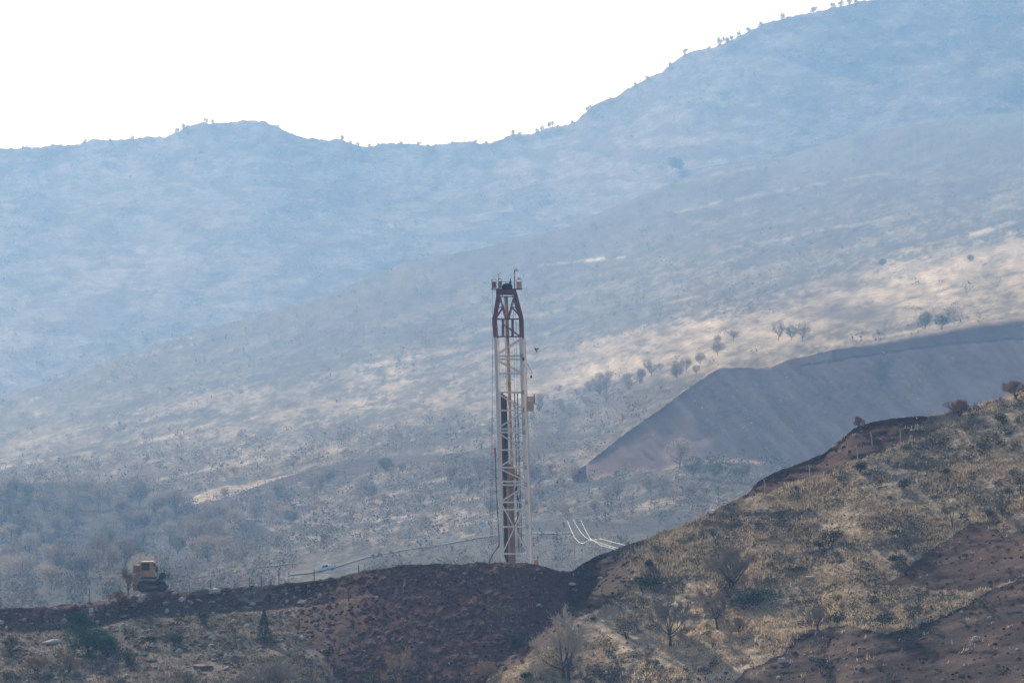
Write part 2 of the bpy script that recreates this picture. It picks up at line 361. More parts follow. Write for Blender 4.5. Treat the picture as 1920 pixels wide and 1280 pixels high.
def val_col(u, p):
    Y = 1300 + (1100 - p) * 1.5; X, Z = (u - 960) * .15, (640 - p) * .15
    tan = C(.48, .375, .265); tan2 = C(.165, .138, .11); scrub = C(.046, .048, .044); soil = C(.105, .062, .058)
    # diagonal bands: long fields of dry grass between belts of scrub
    b1 = fbm(X * .035 + Z * .01, Z * .34 - X * .085, 6, 141); b2 = fbm(X * .30, Z * 1.2 - X * .28, 5, 143); b3 = fbm(X * .25, Z * .5, 4, 145); b4 = fbm(X * 1.1, Z * 2.0 - X * .35, 3, 149)
    # the open sunny field from the lower left to the upper right
    mid = np.interp(u, [-900, 0, 300, 600, 900, 1000, 1250, 1420, 1560, 1920, 2700], [980, 830, 770, 760, 735, 700, 660, 640, 580, 495, 380])
    hw = np.interp(u, [-900, 0, 300, 900, 1100, 1400, 1920, 2700], [60, 90, 110, 90, 50, 70, 95, 110])
    fld = np.exp(-((p - mid + 30 * (b1 - .5)) / hw) ** 2); fld = fld * np.interp(u, [-900, 300, 900, 1200, 1920, 2700], [.3, .45, .6, 1, 1, 1])
    c = mix(scrub, tan2, sstep(.42, .58, b1 * .35 + b2 * .35 + b4 * .3) * .8)
    low = sstep(820, 900, p) * (1 - sstep(1000, 1040, p)) * sstep(350, 600, u)
    c = mix(c, tan * .55, low * sstep(.50, .58, b1 * .4 + b2 * .4 + b4 * .2) * .8)
    g = sstep(.36, .64, b1 * .26 + b2 * .26 + b4 * .30 + fld * .38 - .10)
    c = mix(c, tan, g * (.12 + .88 * fld) * .8)
    c = mix(c, scrub * 1.6, sstep(.52, .64, b3 * .6 + b2 * .4) * (.7 - .35 * fld))
    c = mix(c, scrub * 1.5, np.exp(-((u - 1610) / 95) ** 2 - ((p - 592) / 14) ** 2) * .8)
    c = mix(c, scrub * 1.15, (1 - sstep(20, 170, p - C2(u))) * np.interp(u, [0, 700, 1300], [.5, .8, .95]))
    c = mix(c, scrub * .4, inpoly(*jit(u, p, 14, .02), WD) * .97)
    ju, jp = jit(u, p, 5, .04, 3)
    c = mix(c, C(.035, .028, .028), inpoly(ju, jp, BW)); c = mix(c, tan * .8, inpoly(ju, jp, TW))
    c = mix(c, C(.05, .05, .045), inpoly(ju, jp, DE) * .8); c = mix(c, C(.03, .03, .032), inpoly(ju, jp, [(990, 977), (1100, 979), (1180, 981), (1240, 955), (1300, 960), (1290, 1000), (1180, 1000), (1080, 996), (990, 994)]) * .9)
    jl = p + 3.5 * (fbm(u * .03, p * .02, 4, 191) - .5) * 2
    def ln(c, pts, wd, cc, k):
        a = np.array(pts, float); y = np.interp(u, a[:, 0], a[:, 1]); e = np.minimum(u - a[0, 0], a[-1, 0] - u); w2 = wd * (.35 + 1.1 * fbm(u * .04, u * 0 + a[0, 1], 3, 193))
        return mix(c, cc, np.exp(-((jl - y) / w2) ** 2) * sstep(0, 25, e) * k * sstep(.30, .5, fbm(u * .08, p * .1, 3, 195)))
    dk, lt, l2 = C(.035, .038, .036), C(.42, .335, .25), C(.30, .25, .20)
    for pts, wd, cc, k in (([(1300, 582), (1370, 566), (1445, 546), (1500, 532)], 3, dk, .9), ([(1020, 548), (1090, 530), (1180, 508)], 3, dk, .8), ([(1000, 498), (1100, 487), (1200, 478)], 2.5, l2, .9), ([(1090, 488), (1170, 482)], 3, lt, .8),
        ([(1230, 572), (1340, 549)], 2.5, l2, .9), ([(1800, 446), (1860, 428), (1940, 402), (2300, 300)], 5, lt, 1), ([(1815, 434), (1870, 418), (1940, 392), (2300, 290)], 2.5, dk, .9), ([(900, 765), (1000, 735), (1210, 668), (1440, 602), (1580, 556)], 6, lt, .8),
        ([(1020, 742), (1250, 676), (1380, 642)], 4, lt, .7), ([(1330, 660), (1480, 650), (1640, 632), (1800, 605), (1940, 578)], 4, lt, .8), ([(1400, 570), (1480, 572), (1560, 582), (1640, 574), (1800, 580)], 2.5, dk, .6), ([(1500, 640), (1700, 560), (1940, 505)], 3, dk * 2, .6),
        ([(30, 758), (100, 733)], 4, lt, .8), ([(50, 780), (90, 768)], 8, l2, .8), ([(-100, 890), (0, 877), (190, 841)], 3.5, l2, .9), ([(250, 836), (300, 822), (440, 781)], 3.5, lt, .8), ([(270, 903), (400, 878), (510, 858), (660, 838)], 3.5, l2, .9),
        ([(240, 674), (310, 655), (390, 640)], 5, l2, .9), ([(290, 642), (380, 628)], 3, lt, .6), ([(440, 790), (560, 765), (700, 752)], 3, lt, .6), ([(600, 705), (720, 680), (880, 652)], 5, lt, .6), ([(560, 740), (700, 715), (900, 690)], 3, dk * 1.5, .7),
        ([(640, 800), (760, 785), (900, 752)], 3, dk * 1.5, .6), ([(0, 800), (200, 765), (340, 745)], 4, dk * 1.5, .5), ([(120, 850), (330, 800), (560, 765)], 4, dk * 1.5, .5), ([(1000, 800), (1110, 770), (1190, 745)], 3, dk * 1.4, .9), ([(1070, 840), (1170, 800), (1240, 760)], 2.5, dk, .9),
        ([(620, 985), (760, 968), (880, 962)], 3, l2, .7), ([(500, 1010), (600, 1008), (700, 1000)], 8, l2, .7), ([(770, 915), (850, 893), (930, 890)], 5, lt, .7), ([(1000, 905), (1060, 900), (1150, 885)], 4, l2, .9), ([(1150, 960), (1260, 945)], 4, l2, .6),
        ([(440, 1075), (560, 1045), (700, 1012), (820, 1003), (900, 992)], 4, dk, .8), ([(300, 1106), (430, 1088), (560, 1066)], 4, dk, .7), ([(850, 640), (960, 600), (1090, 572)], 4, l2, .6), ([(1100, 640), (1250, 590), (1360, 560)], 3, dk * 1.5, .5),
        ([(1200, 360), (1320, 330), (1480, 300)], 3, l2, .3), ([(1500, 420), (1700, 370), (1930, 330)], 3, dk * 1.4, .6), ([(1350, 470), (1600, 420), (1800, 390)], 3, l2, .6), ([(1250, 400), (1450, 360), (1700, 320)], 3, l2, .5)):
        c = ln(c, pts, wd, cc, k)
    q = inpoly(*jit(u, p, 3, .06), [(1085, 905)] + [(x, float(QT(x))) for x in range(1090, 2701, 10)] + [(2700, 900)] + [(x, float(QB(x))) for x in range(2690, 1085, -20)])
    s = mix(C(.40, .26, .205), C(.52, .35, .28), sstep(.3, .75, fbm((X + Z * .9) * .35, (Z - X * .3) * .09, 5, 147)))
    # bench at the top of the bank , and the pale chute
    ub = np.interp(u, [1340, 1440, 1560, 1640, 1700, 1800, 1920, 2700], [690, 694, 676, 664, 655, 642, 634, 545])
    s = mix(s, C(.15, .135, .12), (p < ub) * (u > 1560) * .55)
    s = mix(s, C(.17, .14, .12), (np.abs(p - ub + 3 * (b3 - .5)) < 2.5) * (u > 1500) * .8)
    s = mix(s, C(.17, .15, .13), np.exp(-((u - 1655 - (p - 700) * .04) / 22) ** 2) * sstep(655, 675, p) * (1 - sstep(740, 800, p)) * sstep(.4, .6, b3) * .9)
    s = s * np.interp(u, [1100, 1340], [.6, 1.0])[..., None]  # left end darkened in the colour to offset the sunlight it catches
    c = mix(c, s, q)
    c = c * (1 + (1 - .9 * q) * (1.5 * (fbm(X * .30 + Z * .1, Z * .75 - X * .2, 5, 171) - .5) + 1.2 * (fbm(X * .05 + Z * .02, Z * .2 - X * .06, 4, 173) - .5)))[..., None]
    return np.clip(c, .015, .6)
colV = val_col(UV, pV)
bq = np.concatenate([WV(UV, pV, YV), WV(uV, c2 + 30, YV[-1] + 60)[None], WV(uV, c2 + 160, YV[-1] + 350)[None], WV(uV, np.full_like(uV, 0) + np.maximum(c2 + 60, 800), np.full_like(uV, 4800.))[None]], 0)
cq = np.concatenate([colV, np.broadcast_to(C(.13, .13, .11), (3, len(uV), 3))], 0)
qm = np.zeros(bq.shape[:2], bool); qm[:nV] = inq; qm = qm[:-1, :-1]
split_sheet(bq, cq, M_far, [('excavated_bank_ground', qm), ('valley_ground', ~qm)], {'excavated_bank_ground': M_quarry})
def atV(u, p):
    p = max(p, float(np.interp(u, uV, c2)) + .5); return W(u, p, lookup(YV, pV, uV, u, p))

# ---- far mountain sheet
uM = np.arange(-900, 2700.1, 4.0); nM = 230
c3 = C3(uM) + wob(uM, 2.4, 35, .03) + wob(uM, 3.2, 36, .12) + wob(uM, 1.6, 37, .25)
pb = np.maximum(C2(uM) + 60, 800); pbs, c3s = soft(pb, 28), soft(C3(uM), 28); tM = np.linspace(0, 1, nM); pM = pb[None, :] + (c3[None, :] - pb[None, :]) * tM[:, None]; UM = np.broadcast_to(uM, pM.shape)
ttM = np.clip((pbs[None, :] - pM) / (pbs - c3s)[None, :], 0, 1.1); YM = 4800 + 1100 * ttM ** .9
Xm, Zm = (UM - 960) * K * YM, (640 - pM) * K * YM
cl = sstep(.52, .62, fbm(Xm * .006, Zm * .018 - Xm * .003, 4, 151))
YM = YM + 60 * (fbm(Xm * .0045, Zm * .006 - Xm * .002, 3, 153) - .5) + 45 * (ridged(Xm * .006 + Zm * .006, Zm * .007 - Xm * .002, 4, 155) - .5) + 9 * (fbm(Xm * .04, Zm * .04, 5, 157) - .5)
CL = [((400, 640), (375, 445)), ((0, 60), (410, 480)), ((200, 420), (400, 470)), ((1270, 1450), (75, 205)), ((1485, 1525), (145, 210)), ((1430, 1900), (30, 120)), ((650, 1000), (340, 380)), ((1060, 1200), (240, 330))]
def mt_col(u, p):
    X, Z = (u - 960) * .4, (640 - p) * .4
    scrub = C(.105, .078, .062); rock = C(.25, .215, .185); tan = C(.145, .11, .085)
    n1 = fbm(X * .02, Z * .035, 5, 161); n2 = fbm(X * .05, Z * .09 - X * .012, 5, 163)
    k = np.zeros_like(n1)
    for (a, b), (c_, d) in CL:
        k = np.maximum(k, np.exp(-(((u - (a + b) / 2) / (b - a) * 1.7) ** 2) - (((p - (c_ + d) / 2) / (d - c_) * 1.7) ** 2)))
    c = mix(scrub, tan, sstep(.45, .65, n2) * .4)
    n3 = fbm(X * .045 + Z * .02, Z * .17 - X * .012, 5, 181)
    jl = p + 3 * (fbm(u * .03, p * .02, 4, 197) - .5) * 2
    for pts, wd, cc, k in (([(1560, 268), (1620, 246), (1700, 226), (1800, 214), (1930, 190)], 3, C(.03, .03, .03), .8), ([(1160, 350), (1260, 322), (1450, 303), (1560, 270)], 2.5, rock, .8), ([(1455, 300), (1510, 276)], 9, rock * 1.2, .9), ([(560, 405), (640, 400)], 14, rock, .5), ([(1380, 95), (1480, 80), (1560, 92)], 16, rock, .5), ([(1270, 150), (1360, 140), (1450, 128)], 18, rock, .5), ([(380, 425), (520, 408)], 14, rock, .4), ([(1095, 365), (1150, 345)], 6, rock, .6)):
        a = np.array(pts, float); y = np.interp(u, a[:, 0], a[:, 1]); e = np.minimum(u - a[0, 0], a[-1, 0] - u)
        c = mix(c, cc, np.exp(-((jl - y) / wd) ** 2) * sstep(0, 20, e) * k * sstep(.35, .55, fbm(u * .09, p * .04, 4, 199)))
    c = mix(c, rock, sstep(.50, .58, n3 * .5 + n2 * .28 + k * .26) * (.12 + .88 * k))
    c = c * (1 + 1.1 * (fbm(X * .14, Z * .22, 5, 175) - .5) + .45 * (fbm(X * .02 + Z * .008, Z * .04 - X * .01, 4, 177) - .5))[..., None]
    return np.clip(c, .015, .6)
colM = mt_col(UM, pM)
bm_ = np.concatenate([WV(UM, pM, YM), WV(uM, c3 + 12, YM[-1] + 60)[None], WV(uM, c3 + 200, YM[-1] + 420)[None]], 0)
cm_ = np.concatenate([colM, np.broadcast_to(C(.13, .13, .11), (2, len(uM), 3))], 0)
split_sheet(bm_, cm_, M_mount, [('mountain_ground', np.ones((bm_.shape[0] - 1, bm_.shape[1] - 1), bool))])
def atM(u, p):
    p = max(p, float(np.interp(u, uM, c3)) + .5); return W(u, p, lookup(YM, pM, uM, u, p))

# ---- roads draped on the slopes
def road(name, pts, wpx, m, at, lift=.12):
    us = np.arange(pts[0][0], pts[-1][0] + 1, 3.0); a = np.array(pts, float); ps = np.interp(us, a[:, 0], a[:, 1]) + wob(us, .8, 77, .05)
    ws = np.interp(us, a[:, 0], [wpx] * len(a) if np.isscalar(wpx) else wpx)
    V = []
    for u, p, ww in zip(us, ps, ws):
        for s in (-1, -.33, .33, 1):
            q = at(float(u), float(p + s * ww / 2)); q *= (1 - lift / q.y); q.z += lift * .5; V.append(q)
    n = len(us); F = [(i * 4 + j, i * 4 + j + 1, (i + 1) * 4 + j + 1, (i + 1) * 4 + j) for i in range(n - 1) for j in range(3)]
    o = npmesh(name, np.array([tuple(v) for v in V]), np.array(F), m, smooth=True); tag(o, kind='structure'); return o
M_track = mat('pale_gravel', (.085, .072, .062), .95, vary=.2, scale=.3)
M_track2 = mat('pink_gravel', (.075, .064, .055), .95, vary=.25, scale=.3)
road('asphalt_road', [(450, 972), (520, 977), (580, 981), (640, 986), (660, 990)], [3, 4, 5, 4, 2], mat('grey_asphalt', (.12, .12, .12), .9), atV, .55)
road('dirt_road', [(540, 1078), (600, 1070), (650, 1056), (700, 1042), (760, 1031), (830, 1021), (900, 1008), (940, 1002), (1000, 1000), (1070, 999)], [4, 5, 3, 2, 1.8, 2, 2, 2.5, 4, 2], M_track, atV, .5)
road('dirt_track', [(300, 1092), (360, 1084), (420, 1074), (480, 1064), (560, 1056)], [2, 3, 3, 2.5, 2], M_track2, atV, .5)
road('mountain_track', [(1180, 345), (1260, 328), (1350, 312), (1440, 302), (1470, 290), (1500, 280), (1560, 270), (1600, 258), (1640, 243)], [1, 1.5, 2, 2, 6, 7, 1.5, 1.5, 1], M_track2, atM, 3)

# ------------------------------------------------------------------ vegetation as stuff
def tufts(P, h, wd, cols, blades=4, spread=.5):
    """P (n,3) base points -> triangles of leaning blades"""
    n = len(P); B = blades; ang = rng.uniform(0, 2 * np.pi, (n, B)); hh = h[:, None] * rng.uniform(.6, 1.15, (n, B))
    base = P[:, None, :] + np.stack([rng.normal(0, spread, (n, B)) * h[:, None], rng.normal(0, spread, (n, B)) * h[:, None], np.zeros((n, B))], -1)
    wv = np.stack([np.cos(ang), np.sin(ang) * .5, np.zeros_like(ang)], -1) * (wd * rng.uniform(.6, 1.3, (n, B)))[..., None]
    ln = np.stack([rng.normal(0, .3, (n, B)), rng.normal(0, .3, (n, B)), np.ones((n, B))], -1) * hh[..., None]
    base[..., 2] -= .05
    V = np.stack([base - wv, base + wv, base + ln], 2).reshape(-1, 3)
    Cc = np.repeat(cols, B * 3, 0) * rng.uniform(.8, 1.2, (n * B, 1)).repeat(3, 0)
    return V, np.arange(len(V)).reshape(-1, 3), Cc
def clumps(P, rad, n, size, cols, flat=.8):
    """cloud of leaf-sized triangles in an ellipsoid standing on each point"""
    N = len(P); d = rng.normal(size=(N, n, 3)); d /= np.linalg.norm(d, axis=-1, keepdims=True)
    r = rng.uniform(.25, 1, (N, n, 1)) ** .5; lump = rng.uniform(.65, 1.15, (N, n, 1))
    c = d * r * lump * rad[:, None, None]; c[..., 2] *= flat; c[..., 2] += (rad * flat * .8)[:, None]
    c = P[:, None, :] + c
    s = size[:, None, None, None] * rng.uniform(.6, 1.3, (N, n, 1, 1))
    V = (c[:, :, None, :] + rng.normal(size=(N, n, 3, 3)) * s).reshape(-1, 3)
    Cc = np.repeat(cols, n * 3, 0) * rng.uniform(.7, 1.3, (N * n, 1)).repeat(3, 0)
    return V, np.arange(len(V)).reshape(-1, 3), Cc
# dry grass on the near hillside
n = 430000
u = rng.uniform(-300, 2200, n); p = rng.uniform(0, 1, n); cr = np.interp(u, uF, crF); p = cr + 1 + (1330 - cr) * p
keep = rng.uniform(size=n) < (1330 - cr) / 600
u, p = u[keep], p[keep]
X, Z = (u - 960) * .0575, (640 - p) * .0575
lf = 1 - sstep(900, 1080, u + (p - 1200) * 1.4)
dens = sstep(.36, .58, fbm(X * .35, Z * .9, 4, 201) * .5 + fbm(X * .12, Z * .3, 4, 203) * .5) * (1 - .75 * lf) + .05
soilm = inpoly(*jit(u, p, 10), P0) | inpoly(*jit(u, p, 10), P1) | inpoly(*jit(u, p, 10), PB); soil3 = inpoly(*jit(u, p, 10), P2) | inpoly(*jit(u, p, 10), P3)
dens = np.where(soilm, .012, dens); dens = np.where(soil3, .001 + .03 * sstep(.60, .70, fbm(X * .14 + Z * .16, Z * 1.1 - X * .36, 5, 121)), dens)
keep = rng.uniform(size=len(u)) < dens; u, p = u[keep], p[keep]; lf = lf[keep]
Pg = WV(u, p, lookupv(YF, pF, uF, u, p))
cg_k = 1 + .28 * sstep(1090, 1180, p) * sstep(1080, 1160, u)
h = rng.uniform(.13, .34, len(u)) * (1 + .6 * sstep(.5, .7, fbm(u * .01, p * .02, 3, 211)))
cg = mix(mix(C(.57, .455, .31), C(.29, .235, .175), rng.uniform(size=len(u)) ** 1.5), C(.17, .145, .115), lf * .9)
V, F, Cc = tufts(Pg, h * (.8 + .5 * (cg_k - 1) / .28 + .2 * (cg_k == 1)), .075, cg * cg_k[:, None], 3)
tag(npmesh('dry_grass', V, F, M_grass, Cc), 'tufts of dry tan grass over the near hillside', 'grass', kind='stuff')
# low grey cushions of scrub on the near hillside
n = 150000
u = rng.uniform(-300, 2200, n); cr = np.interp(u, uF, crF); p = cr + 3 + (1330 - cr) * rng.uniform(0, 1, n)
X, Z = (u - 960) * .0575, (640 - p) * .0575
soilm = inpoly(u, p, P0) | inpoly(u, p, P1) | inpoly(u, p, P2) | inpoly(u, p, P3)
d = sstep(.42, .6, fbm(X * .35, Z * .9, 4, 101) * .55 + fbm(X * .10 - Z * .04, Z * .30 + X * .1, 4, 91) * .45) * .55 + .07 + .10 * sstep(1080, 1150, u) * (1 - sstep(1480, 1640, u)) * (p < 1130)
keep = rng.uniform(size=n) < np.where(soilm, .03, d) * ((1330 - cr) / 600); u, p = u[keep], p[keep]
Pg = WV(u, p, lookupv(YF, pF, uF, u, p)); rad = .09 + .30 * rng.uniform(size=len(u)) ** 2.2
cg = mix(C(.075, .072, .055), C(.19, .165, .125), rng.uniform(size=len(u)))
V, F, Cc = clumps(Pg, rad, 12, rad * .24, cg, .6)
tag(npmesh('low_scrub', V, F, M_leaf, Cc), 'low grey green cushions of scrub between the grass', 'ground cover', kind='stuff')
# loose stones
def stone_mesh(rad=1, seed=0, sub=2):
    import bmesh
    bm = bmesh.new(); bmesh.ops.create_icosphere(bm, subdivisions=sub, radius=1)
    r = random.Random(seed); ph = [r.uniform(0, 6) for _ in range(6)]
    for v in bm.verts:
        c = v.co; k = 1 + .22 * math.sin(3 * c.x + ph[0]) * math.cos(2.5 * c.y + ph[1]) + .15 * math.sin(5 * c.z + ph[2]) + .12 * math.sin(7 * c.x + 4 * c.y + ph[3])
        v.co = c * k * rad
    vs = np.array([tuple(v.co) for v in bm.verts]); fs = np.array([[q.index for q in f.verts] for f in bm.faces]); bm.free(); return vs, fs
sv, sf = stone_mesh(1, 3, 1)
def stones(n, poly_test, rmin, rmax, power, cols, name, label):
    u = rng.uniform(-300, 2200, n); cr = np.interp(u, uF, crF); p = cr + 1 + (1330 - cr) * rng.uniform(0, 1, n)
    k = poly_test(u, p); u, p = u[k], p[k]
    Pg = WV(u, p, lookupv(YF, pF, uF, u, p)); r = rmin + (rmax - rmin) * rng.uniform(size=len(u)) ** power
    sc3 = r[:, None] * rng.uniform(.7, 1.2, (len(u), 3)); a = rng.uniform(0, 6.28, len(u)); ca, sa = np.cos(a)[:, None], np.sin(a)[:, None]
    x = sv[None, :, 0] * ca - sv[None, :, 1] * sa; y = sv[None, :, 0] * sa + sv[None, :, 1] * ca
    V = np.stack([x, y, np.broadcast_to(sv[None, :, 2], x.shape)], -1) * sc3[:, None, :] + Pg[:, None, :]
    F = (sf[None] + (np.arange(len(u)) * len(sv))[:, None, None]).reshape(-1, 3)
    cc = cols[rng.integers(0, len(cols), len(u))] * rng.uniform(.75, 1.2, (len(u), 1))
    tag(npmesh(name, V.reshape(-1, 3), F, M_near, np.repeat(cc, len(sv), 0)), label, 'rubble', kind='stuff')
cs = np.array([[.12, .056, .045], [.095, .046, .038], [.15, .078, .062], [.12, .056, .045], [.22, .15, .13]])
stones(22000, lambda u, p: inpoly(*jit(u, p, 10), P0) & (rng.uniform(size=len(u)) < 1), .04, .30, 3.4, cs, 'earth_clods_rubble', 'dark earth clods and small stones over the spoil heap')
stones(9000, lambda u, p: inpoly(*jit(u, p, 10), P2) | inpoly(*jit(u, p, 10), P3) | inpoly(*jit(u, p, 10), P1), .05, .24, 3.0, cs, 'dark_soil_rubble', 'dark earth clods over the bare soil patches of the hillside')
cs2 = np.array([[.36, .30, .26], [.24, .17, .14], [.52, .47, .43], [.16, .09, .07], [.18, .12, .10]])
stones(15000, lambda u, p: (u < 620) & (rng.uniform(size=len(u)) < .8) | (inpoly(u, p, P3) & (rng.uniform(size=len(u)) < .12)) | (rng.uniform(size=len(u)) < .07), .05, .42, 4, cs2, 'scattered_stones_rubble', 'scattered pale and brown stones lying on the slopes')

# ------------------------------------------------------------------ bare trees
def tree_segments(seed, H, spread=.55, trunk_h=.22, levels=4, stems=1, r0=None, kids=(3, 4), upward=.35):
    """dome-shaped bare crown: main limbs fan out from the trunk and every limb sends side branches all along"""
    r = random.Random(seed); segs = []; r0 = r0 or H * .026
    def walk(p, d, L, rad, lv):
        n = 5 if lv < 2 else (4 if lv == 2 else 3); q = p.copy()
        for s in range(n):
            d = (d + Vector((r.gauss(0, .13), r.gauss(0, .13), r.gauss(.05, .10)))).normalized()
            e = q + d * (L / n) * r.uniform(.8, 1.2); ra, rb_ = rad * (1 - .75 * s / n), rad * (1 - .75 * (s + 1) / n)
            segs.append((q.copy(), e.copy(), ra, rb_, lv)); q = e
            if lv < levels and s >= (1 if lv < 3 else 0):
                for k in range(3 if (lv >= 2 and levels > 3) else (2 if (lv >= 2 or s == n - 1) else 1)):
                    a = r.uniform(0, 6.28); f = r.uniform(.45, 1.0); side = d.cross(Vector((math.cos(a), math.sin(a), .3))).normalized()
                    dd = (d + side * f + Vector((0, 0, .12))).normalized(); walk(q, dd, L * r.uniform(.38, .62), rb_ * .7 + .004, lv + 1)
    lim = max(3, kids[1] + 4) if levels > 3 else kids[1]
    for s in range(stems):
        a = 6.28 * s / stems + r.random(); off = Vector((math.cos(a), math.sin(a), 0)) * (H * .03 if stems > 1 else 0)
        p = off - Vector((0, 0, .15)); d = Vector((off.x * 1.2, off.y * 1.2, 1)).normalized(); q = p
        for k in range(3):
            d = (d + Vector((r.gauss(0, .08), r.gauss(0, .08), 0))).normalized(); e = q + d * (H * trunk_h / 3 + .05); segs.append((q.copy(), e.copy(), r0 * (1 - .1 * k), r0 * (1 - .1 * (k + 1)), 0)); q = e
        for k in range(max(2, lim // (1 if stems == 1 else 2) + (stems > 1))):
            a = 2.4 * k + r.uniform(-.4, .4) + s; el = math.radians(r.choice((15, 30, 45, 60, 80))) ; dd = Vector((math.cos(a) * math.cos(el), math.sin(a) * math.cos(el), math.sin(el)))
            walk(q - d * r.uniform(0, H * trunk_h * .25), dd, H * .48 * r.uniform(.85, 1.1), r0 * r.uniform(.4, .65), 1)
    return segs
def seg_mesh(segs, sides, wmin=0):
    V = []; F = []
    for a, b, ra, rb, lv in segs:
        d = (b - a).normalized(); u = d.cross(Vector((0, 1, 0)))
        if u.length < .1: u = Vector((1, 0, 0))
        u.normalize(); w_ = d.cross(u); n = len(V); ra = max(ra, wmin); rb = max(rb, wmin * .7)
        for q, rr in ((a, ra), (b, rb)):
            for i in range(sides):
                t = 2 * math.pi * i / sides; V.append(tuple(q + (u * math.cos(t) + w_ * math.sin(t)) * rr))
        F += [(n + i, n + (i + 1) % sides, n + sides + (i + 1) % sides, n + sides + i) for i in range(sides)]
    return np.array(V), np.array(F)
def fit(segs, H, Wd):                            # scale to wanted height and width
    zs = max(max(a.z, b.z) for a, b, *_ in segs); xs = [b.x for a, b, *_ in segs]; wx = max(xs) - min(xs)
    cx = 0; sz = H / zs; sx = Wd / wx
    return [(Vector((a.x * sx, a.y * sx, a.z * sz)), Vector((b.x * sx, b.y * sx, b.z * sz)), ra, rb, lv) for a, b, ra, rb, lv in segs]
def bare_tree(name, loc, seed, H, Wd, label, cat='tree', group=None, levels=4, stems=1, wmin=.021, cut=2, kids=(3, 4), upward=.35, trunk_h=.22, mt=None, mb=None, lean=(0, 0)):
    t = empty(name, loc, (lean[1], lean[0], 0)); tag(t, label, cat, group); wmin = wmin * max(.5, min(1.1, H / 6.5))
    s = fit(tree_segments(seed, H, levels=levels, stems=stems, kids=kids, upward=upward, trunk_h=trunk_h), H, Wd)
    V, F = seg_mesh([q for q in s if q[4] < cut], 6, .03); npmesh('trunk', V, F, mb or M_bark, parent=t, smooth=True)
    if any(q[4] >= cut for q in s): V, F = seg_mesh([q for q in s if q[4] >= cut], 3, wmin); npmesh('crown', V, F, mt or M_twig, parent=t)
    return t
PX = .0575
M_twigp = mat('pale_grey_twigs', (.55, .48, .41), .9, vary=.25)
M_twig2 = mat('buff_twigs', (.50, .37, .25), .9, vary=.25)
M_twig3 = mat('rust_brown_twigs', (.38, .21, .13), .9, vary=.25)
def tr(u, p, s, Hpx, Wpx, label, **k):
    return bare_tree(k.pop('name', 'bare_tree'), atF(u, p), s, Hpx * PX, Wpx * PX, label, **k)
tr(1062, 1276, 11, 142, 132, 'largest bare grey tree, twin trunks, below the spoil heap', mt=M_twigp, stems=2, levels=4, kids=(3, 3), upward=.6)
tr(1257, 1212, 12, 110, 95, 'bare grey tree with wide low branches and one dark trunk', levels=4, kids=(3, 3))
tr(1345, 1177, 13, 84, 74, 'bare tree with leaning trunk right beside the wide low one', levels=4, kids=(2, 3), lean=(-.15, 0))
tr(1372, 1102, 14, 92, 108, 'bare dense bushy tree high on the slope above the other two', levels=4, kids=(3, 4), stems=3, trunk_h=.15)
tr(1590, 1112, 15, 36, 20, 'short forked bare stump tree on the tan grass', levels=3, kids=(2, 2), cut=2)
tr(1533, 1182, 16, 46, 50, 'small bare tree with two leaning stems above the dark gully', levels=4, stems=2, kids=(2, 3))
tr(1786, 990, 17, 56, 12, 'thin leaning dead stem above the brown soil patch', levels=3, kids=(1, 2), cut=2, name='dead_tree', cat='dead tree', lean=(-.1, 0))
tr(1914, 925, 18, 42, 26, 'dark forked bare tree at the top of the grassy slope', levels=3, kids=(2, 2), cut=2)
tr(1879, 967, 19, 46, 40, 'small bare thorn tree beside the brown soil crest', levels=4, kids=(3, 3), stems=2)
tr(241, 1112, 20, 62, 44, 'thin bare tree standing beside the orange loader', levels=4, kids=(2, 3))
tr(743, 1278, 21, 68, 66, 'bare buff tree at the foot of the spoil heap', levels=4, kids=(3, 3), mt=M_twig2, trunk_h=.15)
tr(910, 1278, 22, 42, 58, 'low round buff shrub at the foot of the spoil heap', levels=4, stems=3, mt=M_twig2, name='shrub', cat='shrub', trunk_h=.12)
tr(224, 1134, 23, 30, 42, 'rust brown shrub on the bank beside the orange loader', levels=4, stems=3, mt=M_twig3, name='shrub', cat='shrub', trunk_h=.12)
tr(1612, 802, 24, 24, 26, 'small reddish bush on the skyline of the soil crest', levels=4, stems=2, mt=M_twig3, name='shrub', cat='shrub')
tr(1386, 1190, 25, 36, 44, 'brown twiggy shrub between the two bare trees and the grass', levels=4, stems=2, mt=M_twig2, name='shrub', cat='shrub')
tr(1800, 780, 26, 36, 58, 'brown spiky shrub on the hill skyline near the soil crest', levels=4, stems=3, mt=M_twig3, name='shrub', cat='shrub', trunk_h=.14)
tr(1905, 748, 27, 40, 74, 'large brown spiky shrub at the top of the hill skyline', levels=4, stems=3, mt=M_twig3, name='shrub', cat='shrub', trunk_h=.14, kids=(3, 3))
tr(500, 1300, 28, 62, 150, 'wide grey thicket at the bottom edge left of the heap', levels=4, stems=5, name='shrub', cat='shrub', trunk_h=.1, kids=(3, 3))
tr(70, 1262, 29, 40, 60, 'buff twiggy shrub low on the left slope', levels=4, stems=3, mt=M_twig2, name='shrub', cat='shrub', trunk_h=.12)
tr(130, 1262, 30, 44, 40, 'yellowish twiggy shrub under the big evergreen', levels=4, stems=3, mt=M_twig2, name='shrub', cat='shrub', trunk_h=.12)

